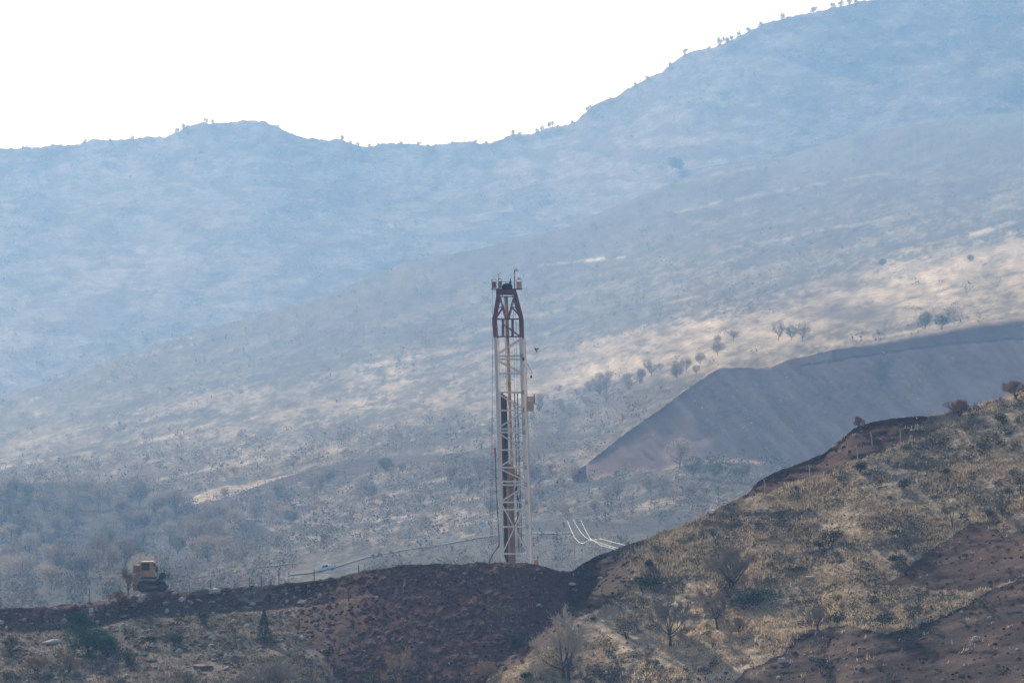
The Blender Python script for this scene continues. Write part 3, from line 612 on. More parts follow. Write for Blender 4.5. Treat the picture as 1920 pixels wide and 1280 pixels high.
# leafy shrubs and evergreens
def bush(name, loc, H, Wd, label, col, cat='shrub', group=None, lobes=None, n=700, leaf=.07, cone=False, seed=1, stem=True):
    t = empty(name, loc); tag(t, label, cat, group); g = np.random.default_rng(seed)
    L = lobes or [(g.uniform(-.35, .35), g.uniform(-.3, .3), g.uniform(.35, .75), g.uniform(.22, .36)) for _ in range(6)]
    P = []
    for i in range(n):
        if cone:
            z = g.uniform(.05, 1) ** 1.2; r = (1 - z) * .5 * (.6 + .4 * g.uniform()) ** .5 + .03; a = g.uniform(0, 6.28); k = g.uniform(.4, 1) ** .5
            k *= 1 + .25 * math.sin(a * 3 + z * 9)
            P.append((r * k * math.cos(a) * Wd, r * k * math.sin(a) * Wd, z * H))
        else:
            x, y, z, r = L[g.integers(len(L))]; d = g.normal(size=3); d /= np.linalg.norm(d); d *= r * g.uniform(.3, 1.08) ** .5
            P.append(((x + d[0]) * Wd, (y + d[1]) * Wd, max(.02, (z + d[2] * 1.0)) * H))
    P = np.array(P); V = P[:, None, :] + g.normal(size=(n, 3, 3)) * leaf
    V[..., 2] = np.maximum(V[..., 2], -.05)
    cc = np.array(col)[None] * g.uniform(.6, 1.4, (n, 1))
    npmesh('foliage', V.reshape(-1, 3), np.arange(3 * n).reshape(-1, 3), M_leaf, np.repeat(cc, 3, 0), parent=t)
    if stem:
        b = MB()
        for k in range(3):
            a = k * 2.1 + seed; b.bar((0, 0, -.15), (math.cos(a) * Wd * .15, math.sin(a) * Wd * .15, H * .5), .05 * H ** .5, .02, 5)
        b.build('stem', M_bark, t)
    return t
G_ever = (.022, .105, .042); G_grey = (.15, .15, .115); G_dark = (.05, .06, .042)
def bu(u, p, Hpx, Wpx, label, col, **k): return bush(k.pop('name', 'shrub'), atF(u, p), Hpx * PX, Wpx * PX, label, col, **k)
bu(168, 1232, 86, 98, 'big dark evergreen bush with two domes on the left slope', G_ever, name='evergreen_bush', cat='bush', n=14000, leaf=.06, seed=2,
   lobes=[(-.15, 0, .70, .25), (-.24, 0, .42, .27), (.02, 0, .5, .29), (.24, 0, .36, .24), (.36, .0, .22, .18), (-.1, 0, .2, .32), (.15, 0, .2, .3), (-.18, 0, .86, .14)])
bu(495, 1202, 58, 36, 'small conical green conifer on the rubble slope', (.022, .065, .028), name='conifer', cat='tree', n=4000, leaf=.045, cone=True, seed=3)
bu(1205, 1110, 28, 60, 'flat spreading bright green bush on the hill shoulder', (.025, .065, .025), name='evergreen_bush', cat='bush', n=3000, leaf=.05, seed=4)
bu(1218, 1068, 20, 16, 'small dark round bush above the spreading green one', G_dark, cat='bush', name='evergreen_bush', n=500, seed=5)
bu(968, 1218, 36, 42, 'dark green bush at the right foot of the spoil heap', G_dark, cat='bush', name='evergreen_bush', n=900, leaf=.08, seed=6)
bu(1613, 884, 20, 20, 'dark round bush below the fence posts on the hill', G_dark, cat='bush', name='evergreen_bush', n=500, seed=7)
bu(1174, 1196, 42, 40, 'grey green upright shrub between the two largest bare trees', G_grey, n=900, seed=8)
bu(1420, 1135, 30, 70, 'wide dark shrub right of the dense bushy tree', (.07, .08, .065), n=1100, leaf=.08, seed=9)
bu(1395, 1142, 26, 56, 'dark olive shrub under the dense bushy bare tree', (.08, .085, .065), n=900, seed=10)
bu(1711, 1160, 34, 34, 'grey green shrub in the tall tan grass', G_grey, n=800, seed=11)
bu(1702, 1034, 38, 44, 'grey shrub at the edge of the upper soil patch', (.14, .14, .11), n=900, seed=12)
bu(1683, 1060, 20, 34, 'dark low shrub below the grey shrub on the soil edge', G_dark, n=600, seed=13)
bu(1853, 970, 18, 22, 'pale blue green round shrub on top of the soil crest', (.20, .23, .19), n=500, seed=14)
bu(1492, 918, 9, 14, 'tiny pale green cushion shrub below the soil crest', (.20, .24, .18), n=300, leaf=.05, seed=15)
bu(1562, 1018, 30, 36, 'dark shrub in the middle of the grassy hillside', G_dark, n=700, seed=16)
bu(1536, 1028, 16, 20, 'small dark shrub left of the mid slope shrub', G_dark, n=350, seed=17)
bu(1490, 1072, 10, 44, 'low flat dark shrub with pale stones on the hillside', G_dark, n=500, seed=18)
bu(1880, 795, 22, 36, 'dark grey shrub under the hill skyline', (.09, .095, .075), n=600, seed=19)
bu(1695, 915, 22, 30, 'dark shrub high on the grassy hillside', G_dark, n=500, seed=20)
bu(1540, 1262, 30, 40, 'dark shrub low in the brown gully', G_dark, n=600, seed=21)
bu(385, 1170, 30, 30, 'dark shrub on the ledge above the rubble', G_dark, n=600, seed=22)
bu(327, 1212, 34, 40, 'dark green shrub in the middle of the left slope', G_dark, n=800, seed=23)
bu(278, 1212, 22, 40, 'low dark shrub beside the big evergreen', G_dark, n=600, seed=24)
bu(245, 1250, 24, 22, 'small dark shrub below the big evergreen', G_dark, n=400, seed=25)
bu(18, 1222, 34, 44, 'dark shrub at the left edge of the slope', G_dark, n=700, seed=26)
bu(10, 1275, 22, 40, 'olive shrub in the bottom left corner', (.10, .11, .07), n=500, seed=27)
bu(615, 1236, 24, 16, 'small dark shrub on the left flank of the spoil heap', G_dark, n=300, seed=28)
bu(705, 1284, 24, 44, 'yellow green bush at the bottom foot of the spoil heap', (.10, .12, .05), n=700, seed=29)
bu(985, 1272, 14, 18, 'small dark green bush left of the largest bare tree', G_ever, n=300, seed=30)
bu(1770, 890, 14, 20, 'low dark shrub in the upper grass', G_dark, n=300, seed=31)
bu(1570, 1168, 20, 40, 'low dark shrub on the rim of the gully', G_dark, n=500, seed=32)
bu(1660, 1178, 26, 60, 'wide dark shrub in the gully below the tall grass', (.06, .07, .055), n=900, seed=33)
bu(1700, 1200, 20, 46, 'dark shrub deeper in the gully', (.05, .06, .048), n=600, seed=34)
bu(1140, 1280, 30, 60, 'dark shrub right of the largest bare tree at the bottom', (.07, .08, .065), n=900, seed=35)
# many more small shrubs, copies of four kinds
def copy_tree(o, loc, s, rz, label=None, group=None):
    c = o.copy(); COL.objects.link(c); c.location = loc; c.scale = (s, s, s * random.uniform(.85, 1.2)); c.rotation_euler.z = rz
    if label: c['label'] = label
    if group: c['group'] = group
    for ch in o.children:
        d = ch.copy(); COL.objects.link(d); d.parent = c
    return c
G1 = 'small grey shrubs dotted over the near slopes'; L1 = 'small grey green shrub dotted among many on the near slopes'
pr = [bush('shrub', atF(1450 + 60 * i, 1010 + 20 * i), 1.1, 1.5, L1, c, n=260, leaf=.06, seed=50 + i, group=G1, stem=False) for i, c in enumerate((G_grey, G_dark, (.15, .13, .10), (.085, .09, .07)))]
k = 0
while k < 130:
    u_ = random.uniform(-100, 1960); c_ = float(np.interp(u_, uF, crF)); p_ = random.uniform(c_ + 14, 1300)
    a1 = np.array([u_]); b1 = np.array([p_])
    sm = inpoly(a1, b1, P0)[0] or inpoly(a1, b1, P1)[0] or inpoly(a1, b1, P2)[0]
    if sm and random.random() < .93: continue
    if random.random() > (1320 - c_) / 560: continue
    copy_tree(random.choice(pr), atF(u_, p_), random.uniform(.45, 1.35), random.uniform(0, 6.28)); k += 1

# ------------------------------------------------------------------ valley trees
def far_tree(seed, H, Wd, colr, name='bare_tree', ball=.6, n=2400, leaf=.10):
    g = np.random.default_rng(seed); s = fit(tree_segments(seed, H, levels=3, kids=(6, 6), trunk_h=.2, upward=.5), H * .9, Wd * .8)
    t = empty(name); V, F = seg_mesh([q for q in s if q[4] < 3], 4, .05); npmesh('trunk', V, F, M_bark, parent=t)
    # crown: slivers of twig spread through lobed volume
    tips = [b for a, b, ra, rb, lv in s if lv >= 1]; tips = [tips[i] for i in g.integers(0, len(tips), n)]
    c = np.array([tuple(q) for q in tips]) + g.normal(size=(n, 3)) * [Wd * .07, Wd * .07, H * .06]
    e_ = g.normal(size=(n, 3)); e_ /= np.linalg.norm(e_, axis=1, keepdims=True); e_ *= (g.uniform(.3, 1, (n, 1)) ** .5) * (1 + .18 * np.sin(5 * e_[:, :1] + seed) * np.cos(4 * e_[:, 2:]))
    hf = g.uniform(size=n) < ball; c[hf] = (e_ * [Wd * .45, Wd * .45, H * .36] + [0, 0, H * .6])[hf]
    c[:, 2] = np.maximum(c[:, 2], H * .15)
    d = c - np.array([0, 0, H * .35]); d /= np.linalg.norm(d, axis=1, keepdims=True) + 1e-6; d += g.normal(size=(n, 3)) * .5; L = leaf * 3.2
    sd_ = g.normal(size=(n, 3)) * leaf * .55
    V = np.stack([c - sd_, c + sd_, c + d * L], 1).reshape(-1, 3)
    cc = np.array(colr)[None] * g.uniform(.7, 1.3, (n, 1)); npmesh('crown', V, np.arange(3 * n).reshape(-1, 3), M_farleaf, np.repeat(cc, 3, 0), parent=t)
    return t
kinds = [far_tree(101, 7.6, 8.0, (.30, .26, .22)), far_tree(102, 8.5, 7.2, (.19, .17, .15)), far_tree(103, 7.0, 8.0, (.34, .28, .22)), far_tree(104, 9.0, 8.5, (.19, .165, .14)), far_tree(105, 7.0, 7.5, (.10, .12, .085))]
kinds += [far_tree(106, 10, 9.5, (.10, .09, .08), n=1200, leaf=.2, ball=.15), far_tree(107, 9, 9, (.10, .09, .08), n=1200, leaf=.2, ball=.15), far_tree(108, 11, 8.5, (.10, .09, .08), n=1200, leaf=.2, ball=.15)]
used = [0] * 8
def put(kd, at, u_, p_, s, label, group):
    if not used[kd]:
        o = kinds[kd]; used[kd] = 1; o.location = at(u_, p_); o.scale = (s, s, s); o['label'] = label; o['group'] = group; o['category'] = 'tree'; return o
    return copy_tree(kinds[kd], at(u_, p_), s, random.uniform(0, 6.28), label, group)
LW = 'bare grey brown tree among many in the valley wood'; GW = 'bare trees of the valley wood'
LO = 'bare tree dotted on the open valley floor behind the mast'; GO = 'bare trees dotted over the open valley floor'
k = 0
while k < 130:                                   # dense wood at the left
    u_ = random.uniform(-120, 470); p_ = random.uniform(925, 1125)
    if not inpoly(np.array([u_]), np.array([p_]), WD)[0] or p_ > C1(u_) + 14: continue
    put(random.randrange(5), atV, u_, p_, random.uniform(.65, 1.15), LW, GW); k += 1
k = 0
while k < 55:
    u_ = random.uniform(380, 1300); p_ = random.uniform(880, 1000)
    if inpoly(np.array([u_]), np.array([p_]), BW)[0] or (u_ > 860 and p_ > 968): continue
    if fbm(np.array([u_ * .02]), np.array([p_ * .04]), 3, 301)[0] < .45: continue
    put(random.randrange(5), atV, u_, p_, random.uniform(.45, .85), LO, GO); k += 1
for u_, p_, s in ((1505, 640, .9), (1484, 638, .8), (1460, 638, .8), (1375, 638, .55), (1735, 617, .8), (1767, 615, .85), (1132, 728, .8), (1106, 735, .7), (1655, 500, .7), (1820, 492, .6)):
    put(random.randrange(3, 5), atV, u_, p_, s, 'dark lone tree on the sunlit dry grass slope', 'lone trees on the dry grass slope')
for u_, p_, s in ((1275, 880, 1.3), (1300, 895, 1.1), (1340, 900, 1.0), (1390, 905, .9)):
    put(2 if s > 1.2 else 4, atV, u_, p_, s, 'bare tree on the shoulder below the excavated bank', 'trees on the shoulder below the bank')
fp = []
while len(fp) < 35:
    u_ = random.uniform(1000, 1350); m_ = np.interp(u_, [1000, 1180, 1250, 1350], [770, 725, 700, 665]); p_ = m_ + random.uniform(-22, 25)
    if p_ < float(QT(u_)) - 4: fp.append((u_, p_))
for u_, p_ in fp: put(random.choice((1, 3, 3, 0)), atV, u_, p_, random.uniform(.4, .75), 'small grey tree in the row on dry grass above the excavated bank', 'row of trees above the excavated bank')
o = bush('dark_smudge_tree', atM(1268, 322), 15, 16, 'dark smudge built as a round tree high on the hazy mountain', (.012, .018, .014), cat='tree', n=1600, leaf=.7, seed=77)  # dark smudge on the slope, given the shape of a round tree
# skyline trees
LR = 'small bare tree on the far mountain skyline'; GR = 'bare trees along the mountain skyline'
sky_pts = [(20, .5), (45, .7), (115, .6), (162, .75), (205, .6), (245, .95), (262, .6), (330, 1.0), (345, 1.1), (383, 1.1), (400, .9), (430, .5), (520, .6), (548, .5), (600, .7), (640, 1.0), (655, .7), (672, .8),
           (690, .8), (712, .8), (750, .9), (784, 1.1), (800, .7), (850, .5), (895, .9), (910, .7), (960, .9), (978, .9), (1005, .8), (1020, 1.1), (1035, 1.3), (1048, 1.0), (1070, .8), (1100, 1.1), (1108, .9), (1145, .8), (1190, .9), (1212, .9),
           (1258, .9), (1285, .9), (1330, .9), (1345, 1.3), (1358, 1.4), (1372, 1.4), (1388, 1.3), (1402, 1.1), (1425, 1.1), (1470, 1.3), (1525, 1.5), (1562, 1.2), (1575, 1.3), (1590, 1.3), (1605, 1.2), (1618, 1.0)]
sky_pts = [(a + random.uniform(-3, 3), b * random.uniform(.7, 1.1)) for a, b in sky_pts]
for i, (u_, s) in enumerate(sky_pts):
    c_ = float(np.interp(u_, uM, c3)); put(5 + i % 3, atM, u_, c_ + 4, s * .85, LR, GR)
for i in range(5):
    if not used[i]: put(i, atV, 200, 1000, 1, LW, GW)
# the rest of the woods and scrub, too many to count
def scatter(n, test, at_arr, rr, size, cols, name, label, nn=14, flat=1.0, cat='scrub'):
    Ya, Pa, us, lo, hi = at_arr; u = rng.uniform(lo, hi, n); i = np.clip(np.round((u - us[0]) / (us[1] - us[0])).astype(int), 0, len(us) - 1)
    top = Pa[-1, i]; bot = Pa[0, i]; p = top + (bot - top) * rng.uniform(0.004, 1, n)
    k = test(u, p); u, p = u[k], p[k]; Pg = WV(u, p, lookupv(Ya, Pa, us, u, p)); r = rr[0] + (rr[1] - rr[0]) * rng.uniform(size=len(u)) ** 2
    cc = cols[rng.integers(0, len(cols), len(u))]; V, F, Cc = clumps(Pg, r, nn, r * size, cc, flat)
    tag(npmesh(name, V, F, M_farleaf, Cc), label, cat, kind='stuff')
def tv(u, p):
    X, Z = (u - 960) * .15, (640 - p) * .15
    b1 = fbm(X * .018 + Z * .01, Z * .12 - X * .032, 5, 141); b2 = fbm(X * .06, Z * .35 - X * .08, 4, 143)
    mid = np.interp(u, [-900, 0, 300, 600, 900, 1000, 1250, 1420, 1560, 1920, 2700], [980, 830, 770, 760, 735, 700, 660, 640, 580, 495, 380])
    hw = np.interp(u, [-900, 0, 300, 900, 1100, 1400, 1920, 2700], [60, 90, 110, 90, 50, 70, 95, 110]); fld = np.exp(-((p - mid) / hw) ** 2) * np.interp(u, [0, 900, 1200], [.6, .65, 1])
    d = (1 - sstep(.40, .62, b1 * .4 + b2 * .4 + fld * .3)) * .9 + .06
    q = inpoly(u, p, [(1085, 905)] + [(x, float(QT(x)) + 2) for x in range(1090, 2701, 30)] + [(2700, 1000), (1420, 866), (1250, 880)]) | inpoly(u, p, BW) | inpoly(u, p, TW) | (inpoly(u, p, DE) & (rng.uniform(size=len(u)) < .5))
    rd = np.abs(p - np.interp(u, [540, 600, 650, 700, 760, 830, 900, 940, 1000, 1070], [1078, 1070, 1056, 1042, 1031, 1021, 1008, 1002, 1000, 999])) < 9
    return (rng.uniform(size=len(u)) < d * np.where(inpoly(u, p, WD), .35, 1)) & ~q & ~rd & (p < 1150) & ~((u > 560) & (u < 690) & (p > 1040))
cv = np.array([[.05, .06, .045], [.08, .09, .065], [.17, .14, .12], [.22, .175, .145], [.13, .12, .10]])
scatter(42000, tv, (YV, pV, uV, -500, 2400), (.5, 3.6), .11, cv, 'valley_scrub_vegetation', 'grey brown scrub and small trees covering the valley and middle slope', nn=32)
scatter(1300, lambda u, p: inpoly(u, p, WD), (YV, pV, uV, -500, 520), (1.6, 3.4), .10, np.array([[.05, .06, .045], [.09, .085, .07], [.16, .13, .10]]), 'valley_wood_vegetation', 'close grey brown wood filling the valley bottom', nn=110, cat='woods')
iq = lambda u, p: inpoly(u, p, [(1085, 905)] + [(x, float(QT(x)) + 5) for x in range(1110, 2001, 30)] + [(2000, 900), (1420, 862), (1250, 876)])
scatter(700, lambda u, p: iq(u, p), (YV, pV, uV, 1085, 2000), (.15, .7), .35, np.array([[.6, .56, .52], [.35, .28, .25]]), 'pale_stones_rubble', 'pale loose stones scattered down the excavated bank', nn=6, cat='rubble')
cmn = np.array([[.05, .055, .05], [.14, .125, .105], [.20, .16, .13]])
scatter(16000, lambda u, p: (rng.uniform(size=len(u)) < sstep(.62, .38, fbm(u * .008, p * .014, 4, 161)) * .9 + .1), (YM, pM, uM, -500, 2400), (1.5, 4.5), .18, cmn, 'mountain_scrub_vegetation', 'hazy scrub and bushes over the far mountain', nn=14, flat=.7)

# ------------------------------------------------------------------ drilling mast
YR = 592.0; S = K * YR                           # metres per photograph pixel at the mast
root = empty('drilling_mast', W(968, 1075, YR)); tag(root, 'tall white lattice drilling mast with maroon crown behind the spoil heap', 'drilling mast')
def L(px, py, y=0): return Vector(((px - 968) * S, y, (1075 - py) * S))
DY, DX = 1.7, 5.0                                # depth of the section; how far the rear frame shows to the right, px
def lx(py): return 929 + (py - 632) * 13.5 / 420
def rx(py): return 976 + (py - 632) * 14.5 / 420
def leg(name_m, pts, y, r, parent=root):
    b = MB()
    for a, c in zip(pts[:-1], pts[1:]): b.bar(L(*a, y), L(*c, y), r, square=True)
    return b.build('leg', name_m, parent)
for y, dx in ((0, 0), (DY, DX)):
    leg(M_white, [(lx(1075) + dx, 1078), (lx(632) + dx, 632)], y, .195 if y == 0 else .14)
    leg(M_white, [(rx(1075) + dx, 1078), (rx(632) + dx, 632)], y, .19 if y == 0 else .14)
    b = MB()
    hs = [667, 673, 700, 735, 769, 804, 810, 843, 876, 902, 908.6, 941, 954.6, 987, 1037.5]
    for q in hs: b.bar(L(lx(q) + dx, q, y), L(rx(q) + dx, q + .5, y), .105 if y == 0 else .085, square=True)
    for (s0, q0, q1) in ((1, 635, 665), (0, 675, 699), (0, 737, 767), (1, 771, 802), (0, 812, 841), (1, 845, 875), (0, 878, 901), (1, 910, 940)):
        xa = (rx if s0 else lx)(q0); xb = (lx if s0 else rx)(q1); b.bar(L(xa + dx, q0, y), L(xb + dx, q1, y), .095 if y == 0 else .075, square=True)
    for xs in (0, 1):
        f, g_ = (lx, rx) if xs == 0 else (rx, lx)
        b.bar(L(f(941) + dx, 941, y), L(g_(1037) + dx, 1037.5, y), .08, square=True)
    MB().bar(L(lx(1037) + dx, 1037.5, y), L(lx(1040) + 8 + dx, 1060, y), .1, square=True).build('foot_brace', M_white, root); MB().bar(L(rx(1037) + dx, 1037.5, y), L(rx(1040) - 10 + dx, 1060, y), .08, square=True).build('foot_brace', M_white, root)
    b.build('bracing', M_white, root)
b = MB()                                         # side ties between the front and rear frames
for q in (667, 700, 735, 769, 804, 843, 876, 908, 941, 987, 1037):
    b.bar(L(lx(q), q, 0), L(lx(q) + DX, q, DY), .05, square=True); b.bar(L(rx(q), q, 0), L(rx(q) + DX, q, DY), .05, square=True)
b.build('side_bracing', M_white, root)
# maroon upper section
for y, dx in ((0, 0), (DY, 4)):
    leg(M_maroon, [(928 + dx, 634), (925.5 + dx, 600), (934 + dx * .6, 547)], y, .17); leg(M_maroon, [(976.5 + dx, 634), (975.5 + dx, 598), (964 + dx * .6, 547)], y, .17)
    b = MB()
    for q, xa, xb in ((631, 927, 977), (598, 926, 976), (576, 929.5, 942), (576, 957, 971), (556, 932, 966)): b.bar(L(xa + dx, q, y), L(xb + dx, q, y), .09 if q > 590 else .06, square=True)
    for xa, qa, xb, qb_ in ((942, 598, 942, 631), (960, 598, 960, 631), (936, 556, 947, 592), (963, 556, 953, 592), (930, 594, 942, 576), (972, 590, 959, 576), (943, 608, 972, 629), (928, 596, 936, 560), (974, 596, 962, 560), (948, 598, 942, 576), (952, 598, 958, 576)):
        b.bar(L(xa + dx * .5, qa, y), L(xb + dx * .5, qb_, y), .06 if qa != 598 else .09, square=True)
    b.build('crown_bracing', M_maroon, root)
b = MB(); b.box(*[v for v in (L(930, 0).x, L(968, 0).x, -.2, DY + .3, L(0, 553).z, L(0, 541).z)]); b.build('crown_beam', M_maroon, root, bevel=.04)
b = MB(); b.box(L(921, 0).x, L(979, 0).x, -.5, DY + .5, L(0, 543).z, L(0, 541.4).z); b.build('crown_platform', M_dark, root)
for x0, x1, z0, z1, m, nm in ((922, 931, 541, 526, M_rust, 'crown_basket'), (934, 941, 541, 525, M_rust, 'crown_basket'), (968, 978, 542, 526, M_beige, 'crown_basket')):
    b = MB(); a0, a1 = L(x0, 0).x, L(x1, 0).x; zb, zt = L(0, z0).z + .05, L(0, z1).z
    b.box(a0, a1, -.4, .5, zb, zt - .12); 
    for xx in (a0 + .04, a1 - .04): b.bar((xx, -.38, zb), (xx, -.38, zt + .15), .035)
    b.bar((a0, -.38, zt + .12), (a1, -.38, zt + .12), .035); b.build(nm, m, root, bevel=0)
for xx, rr in ((946, .38), (950, .46), (954, .38)):
    b = MB(); b.bar((L(xx, 0).x, .2 + (xx - 946) * .12, L(0, 538).z), (L(xx, 0).x + .12, .35 + (xx - 946) * .12, L(0, 538).z), rr, n=14)
    b.build('sheave', M_dark, root)
b = MB(); b.box(L(954, 0).x, L(959.5, 0).x, .1, .7, L(0, 541).z, L(0, 527).z, taper=.06); b.bar(L(957, 528, .4), L(957, 522, .4), .06); b.build('hoist_motor', M_dark, root)
MB().bar(L(935, 527, 0), L(934, 513, 0), .045).build('antenna', M_rust, root)
b = MB(); b.bar(L(965, 541, 0), L(965, 506, 0), .06).bar(L(965, 506, 0), L(970.5, 506, 0), .05); b.bar(L(960, 528, 0), L(940, 528, 0), .03); lp = b.build('lamp_post', M_maroon, root)
b = MB(); b.box(L(966, 0).x, L(971.5, 0).x, -.15, .15, L(0, 508).z, L(0, 505).z); b.build('floodlight', M_lamp, root)
b = MB(); b.bar(L(972.5, 524, 0), L(972.5, 520, 0), .13, n=8); b.build('beacon', M_lamp, root)
# inner workings
b = MB(); b.bar(L(949, 555, .8), L(956, 760, .8), .20, n=10); b.bar(L(956, 760, .8), L(960, 876, .8), .15, n=10); b.build('hydraulic_pipe', M_pipe, root, smooth=False)
b = MB()
for q0, q1 in ((640, 652), (656, 672), (706, 712)): b.bar(L(948.5 + (q0 - 555) * .034 - 3, q0, .55), L(948.5 + (q1 - 555) * .034 - 3, q1, .55), .05); b.bar(L(948.5 + (q0 - 555) * .034 + 3.5, q0, .55), L(948.5 + (q1 - 555) * .034 + 3.5, q1, .55), .05)
b.build('pipe_guide', M_white, root)
b = MB()
for i, (x0, x1) in enumerate(((941, 948), (944.5, 951), (948, 954.5))):
    b.bar(L(x0, 737 + i * 3, 1.2 + .15 * i), L(x1, 1075, 1.2 + .15 * i), .15, n=8)
b.build('drill_pipe_rack', M_dark, root)
b = MB(); b.bar(L(956, 905, 1.0), L(961, 1075, 1.0), .42, n=14); b.bar(L(955, 905, 1.0), L(954, 870, 1.0), .22, n=10); b.build('lower_cylinder', M_brownpipe, root)
b = MB(); b.box(L(953, 0).x, L(968, 0).x, .4, 1.2, L(0, 898).z, L(0, 877).z, taper=.12); b.bar(L(960, 898, .8), L(962, 925, .8), .22, .14, n=8); b.build('travelling_block', M_rust, root, bevel=.03)
b = MB(); b.bar(L(966, 925, .7), L(972, 890, .7), .10, n=6); b.tube([L(971, 930, .6), L(975, 950, .6), L(971, 970, .6), L(964, 985, .6)], .05); b.build('swivel_hose', M_dark, root)
b = MB()
for x0, x1 in ((945, 958), (962, 971), (966.5, 975), (951.5, 962)): b.bar(L(x0, 556, .5), L(x1, 1040 if x0 != 951.5 else 900, .5), .022, n=4)
b.build('hoist_cable', M_dark, root)
b = MB()
for dx in (0, 6): b.bar(L(964.5 + dx, 737, 1.5), L(973 + dx, 1040, 1.5), .045, square=True)
for q in range(740, 1036, 5): o_ = (q - 737) * 8.5 / 303; b.bar(L(964.5 + o_, q, 1.5), L(970.5 + o_, q, 1.5), .025, n=4)
b.build('ladder', M_dark, root)
# work basket on the right of the mast
b = MB(); b.box(L(987, 0).x, L(1001, 0).x, .1, 1.3, L(0, 771).z, L(0, 743).z); wb = b.build('work_basket', M_beige, root, bevel=.04)
MB().box(L(989.5, 0).x, L(996, 0).x, .05, .12, L(0, 752).z, L(0, 745).z).build('window', M_lamp, wb)
MB().box(L(1001, 0).x + .01, L(1003, 0).x, .1, 1.3, L(0, 757).z, L(0, 738).z).build('end_panel', M_signred, wb)
b = MB(); b.bar(L(984, 745, .7), L(988, 745, .7), .06).bar(L(984, 768, .7), L(988, 768, .7), .06); b.bar(L(987, 743, .2), L(987, 737, .2), .03); b.bar(L(1000, 743, .2), L(1000, 737, .2), .03); b.bar(L(987, 737.5, .2), L(1000, 737.5, .2), .03); b.build('basket_rail', M_white, wb)
# boom with hook
b = MB(); b.bar(L(984, 674, .8), L(998.5, 699, .8), .06, square=True).bar(L(984, 700, .8), L(998.5, 699, .8), .045, square=True).bar(L(985.5, 672, .8), L(986, 735, .8), .045, square=True); bo = b.build('boom', M_white, root)
b = MB(); b.bar(L(996, 700, .8), L(996, 704, .8), .03).bar(L(996.3, 704, .8), L(995.6, 709, .8), .13, .1, n=8); b.build('pulley', M_dark, bo)
b = MB(); b.bar(L(981, 670, -.2), L(982, 676, -.2), .14, n=6); b.build('clamp', M_dark, root)
# third light column and hose at the sides
b = MB(); b.bar(L(984.5, 634, DY), L(1000, 1075, DY), .06, square=True); b.build('cable_tray', M_post, root)
b = MB(); b.tube([L(928.5, 838, -.3), L(930, 900, -.3), L(933, 960, -.3), L(936.5, 1018, -.3), L(934, 1026, -.3), L(927, 1034, -.3), L(921, 1045, -.3), L(915, 1062, -.3)], .055); b.build('hose', M_dark, root)
b = MB(); b.bar(L(928, 840, -.3), L(929, 856, -.3), .10, n=8); b.build('valve', M_signred, root)
b = MB(); b.bar(L(923.3, 541, 0), L(922.5, 1075, -1.0), .022, n=4); b.bar(L(925, 600, 0), L(918, 1075, -2), .018, n=4); b.build('guy_wire', M_dark, root)
b = MB(); b.bar(L(980, 600, 0), L(984, 900, .4), .02, n=4); b.build('guy_wire', M_dark, root)
for q in (667, 735, 810, 876, 908, 941, 987):
    b = MB(); b.box(L(rx(q) - 2.5, 0).x, L(rx(q) + 3.5, 0).x, -.24, -.1, L(0, q + 4).z, L(0, q - 4).z); b.build('joint_plate', M_post, root)
# rig base glimpsed behind the heap
rb = empty('rig_engine', W(1000, 1078, 596)); tag(rb, 'orange engine housing beside the foot of the drilling mast', 'machine')
b = MB(); b.box(-.3, .75, -.6, 1.8, 0, 1.25); b.build('housing', M_orange, rb, bevel=.05)
b = MB(); b.box(.05, .6, -.4, 1, 1.25, 1.75, taper=.08); b.build('cover', M_rust, rb, bevel=.04)
MB().bar((.5, .2, 1.75), (.5, .2, 2.2), .06).build('exhaust', M_dark, rb)

# ------------------------------------------------------------------ wheel loader
q = atF(280, 1109); q.y += 3.0; q = W(280, 1110.5, q.y); ld = empty('crawler_loader', q); tag(ld, 'dusty orange and yellow crawler loader parked on the road at the left crest', 'loader')
s = K * q.y
def lc(px): return (px - 280) * s
def lz(py): return (1110.5 - py) * s
b = MB(); b.prism([(lc(250), lz(1096)), (lc(291), lz(1096)), (lc(291), lz(1082)), (lc(289), lz(1074)), (lc(252), lz(1074)), (lc(249), lz(1085))], .35, 2.2); b.build('body', M_yellow, ld, bevel=.05)
b = MB(); b.prism([(lc(249), lz(1074.2)), (lc(261), lz(1074.2)), (lc(261), lz(1060)), (lc(250), lz(1058.5))], .5, 2.05); b.build('engine_cover', M_rust, ld, bevel=.04)
b = MB(); b.bar((lc(247), .5, lz(1057.5)), (lc(262), .5, lz(1057.5)), .035); b.bar((lc(248), .5, lz(1057.5)), (lc(248), .5, lz(1075)), .035); b.bar((lc(253), .5, lz(1057.5)), (lc(253), .5, lz(1066)), .03); b.build('handrail', M_yellow, ld)
cab = MB()
for x in (262.5, 279.5): cab.box(lc(x), lc(x + (2.3 if x < 270 else 8.5)), .45, .6, lz(1073), lz(1054))
for x in (262.5, 285.5): cab.box(lc(x), lc(x + 2.3), 1.9, 2.05, lz(1073), lz(1054))
cab.box(lc(263), lc(288), .44, 2.06, lz(1073.9), lz(1069.5)); cb_ = cab.build('cab', M_orange, ld, bevel=.02)
b = MB(); b.box(lc(264), lc(286.5), .55, 1.95, lz(1069.5), lz(1054)); b.build('window', M_glass, cb_)
b = MB(); b.prism([(lc(262), lz(1055)), (lc(264), lz(1052.7)), (lc(286), lz(1052.2)), (lc(289), lz(1055))], .35, 2.15); b.build('roof', M_yellow, cb_, bevel=.03)
b = MB(); b.box(lc(291), lc(295.5), .3, .5, lz(1072), lz(1062)); b.bar((lc(287), .5, lz(1056)), (lc(293), .4, lz(1062)), .03); b.box(lc(288.5), lc(291.5), .3, .45, lz(1062), lz(1055.5)); b.build('mirror', M_dark, cb_)
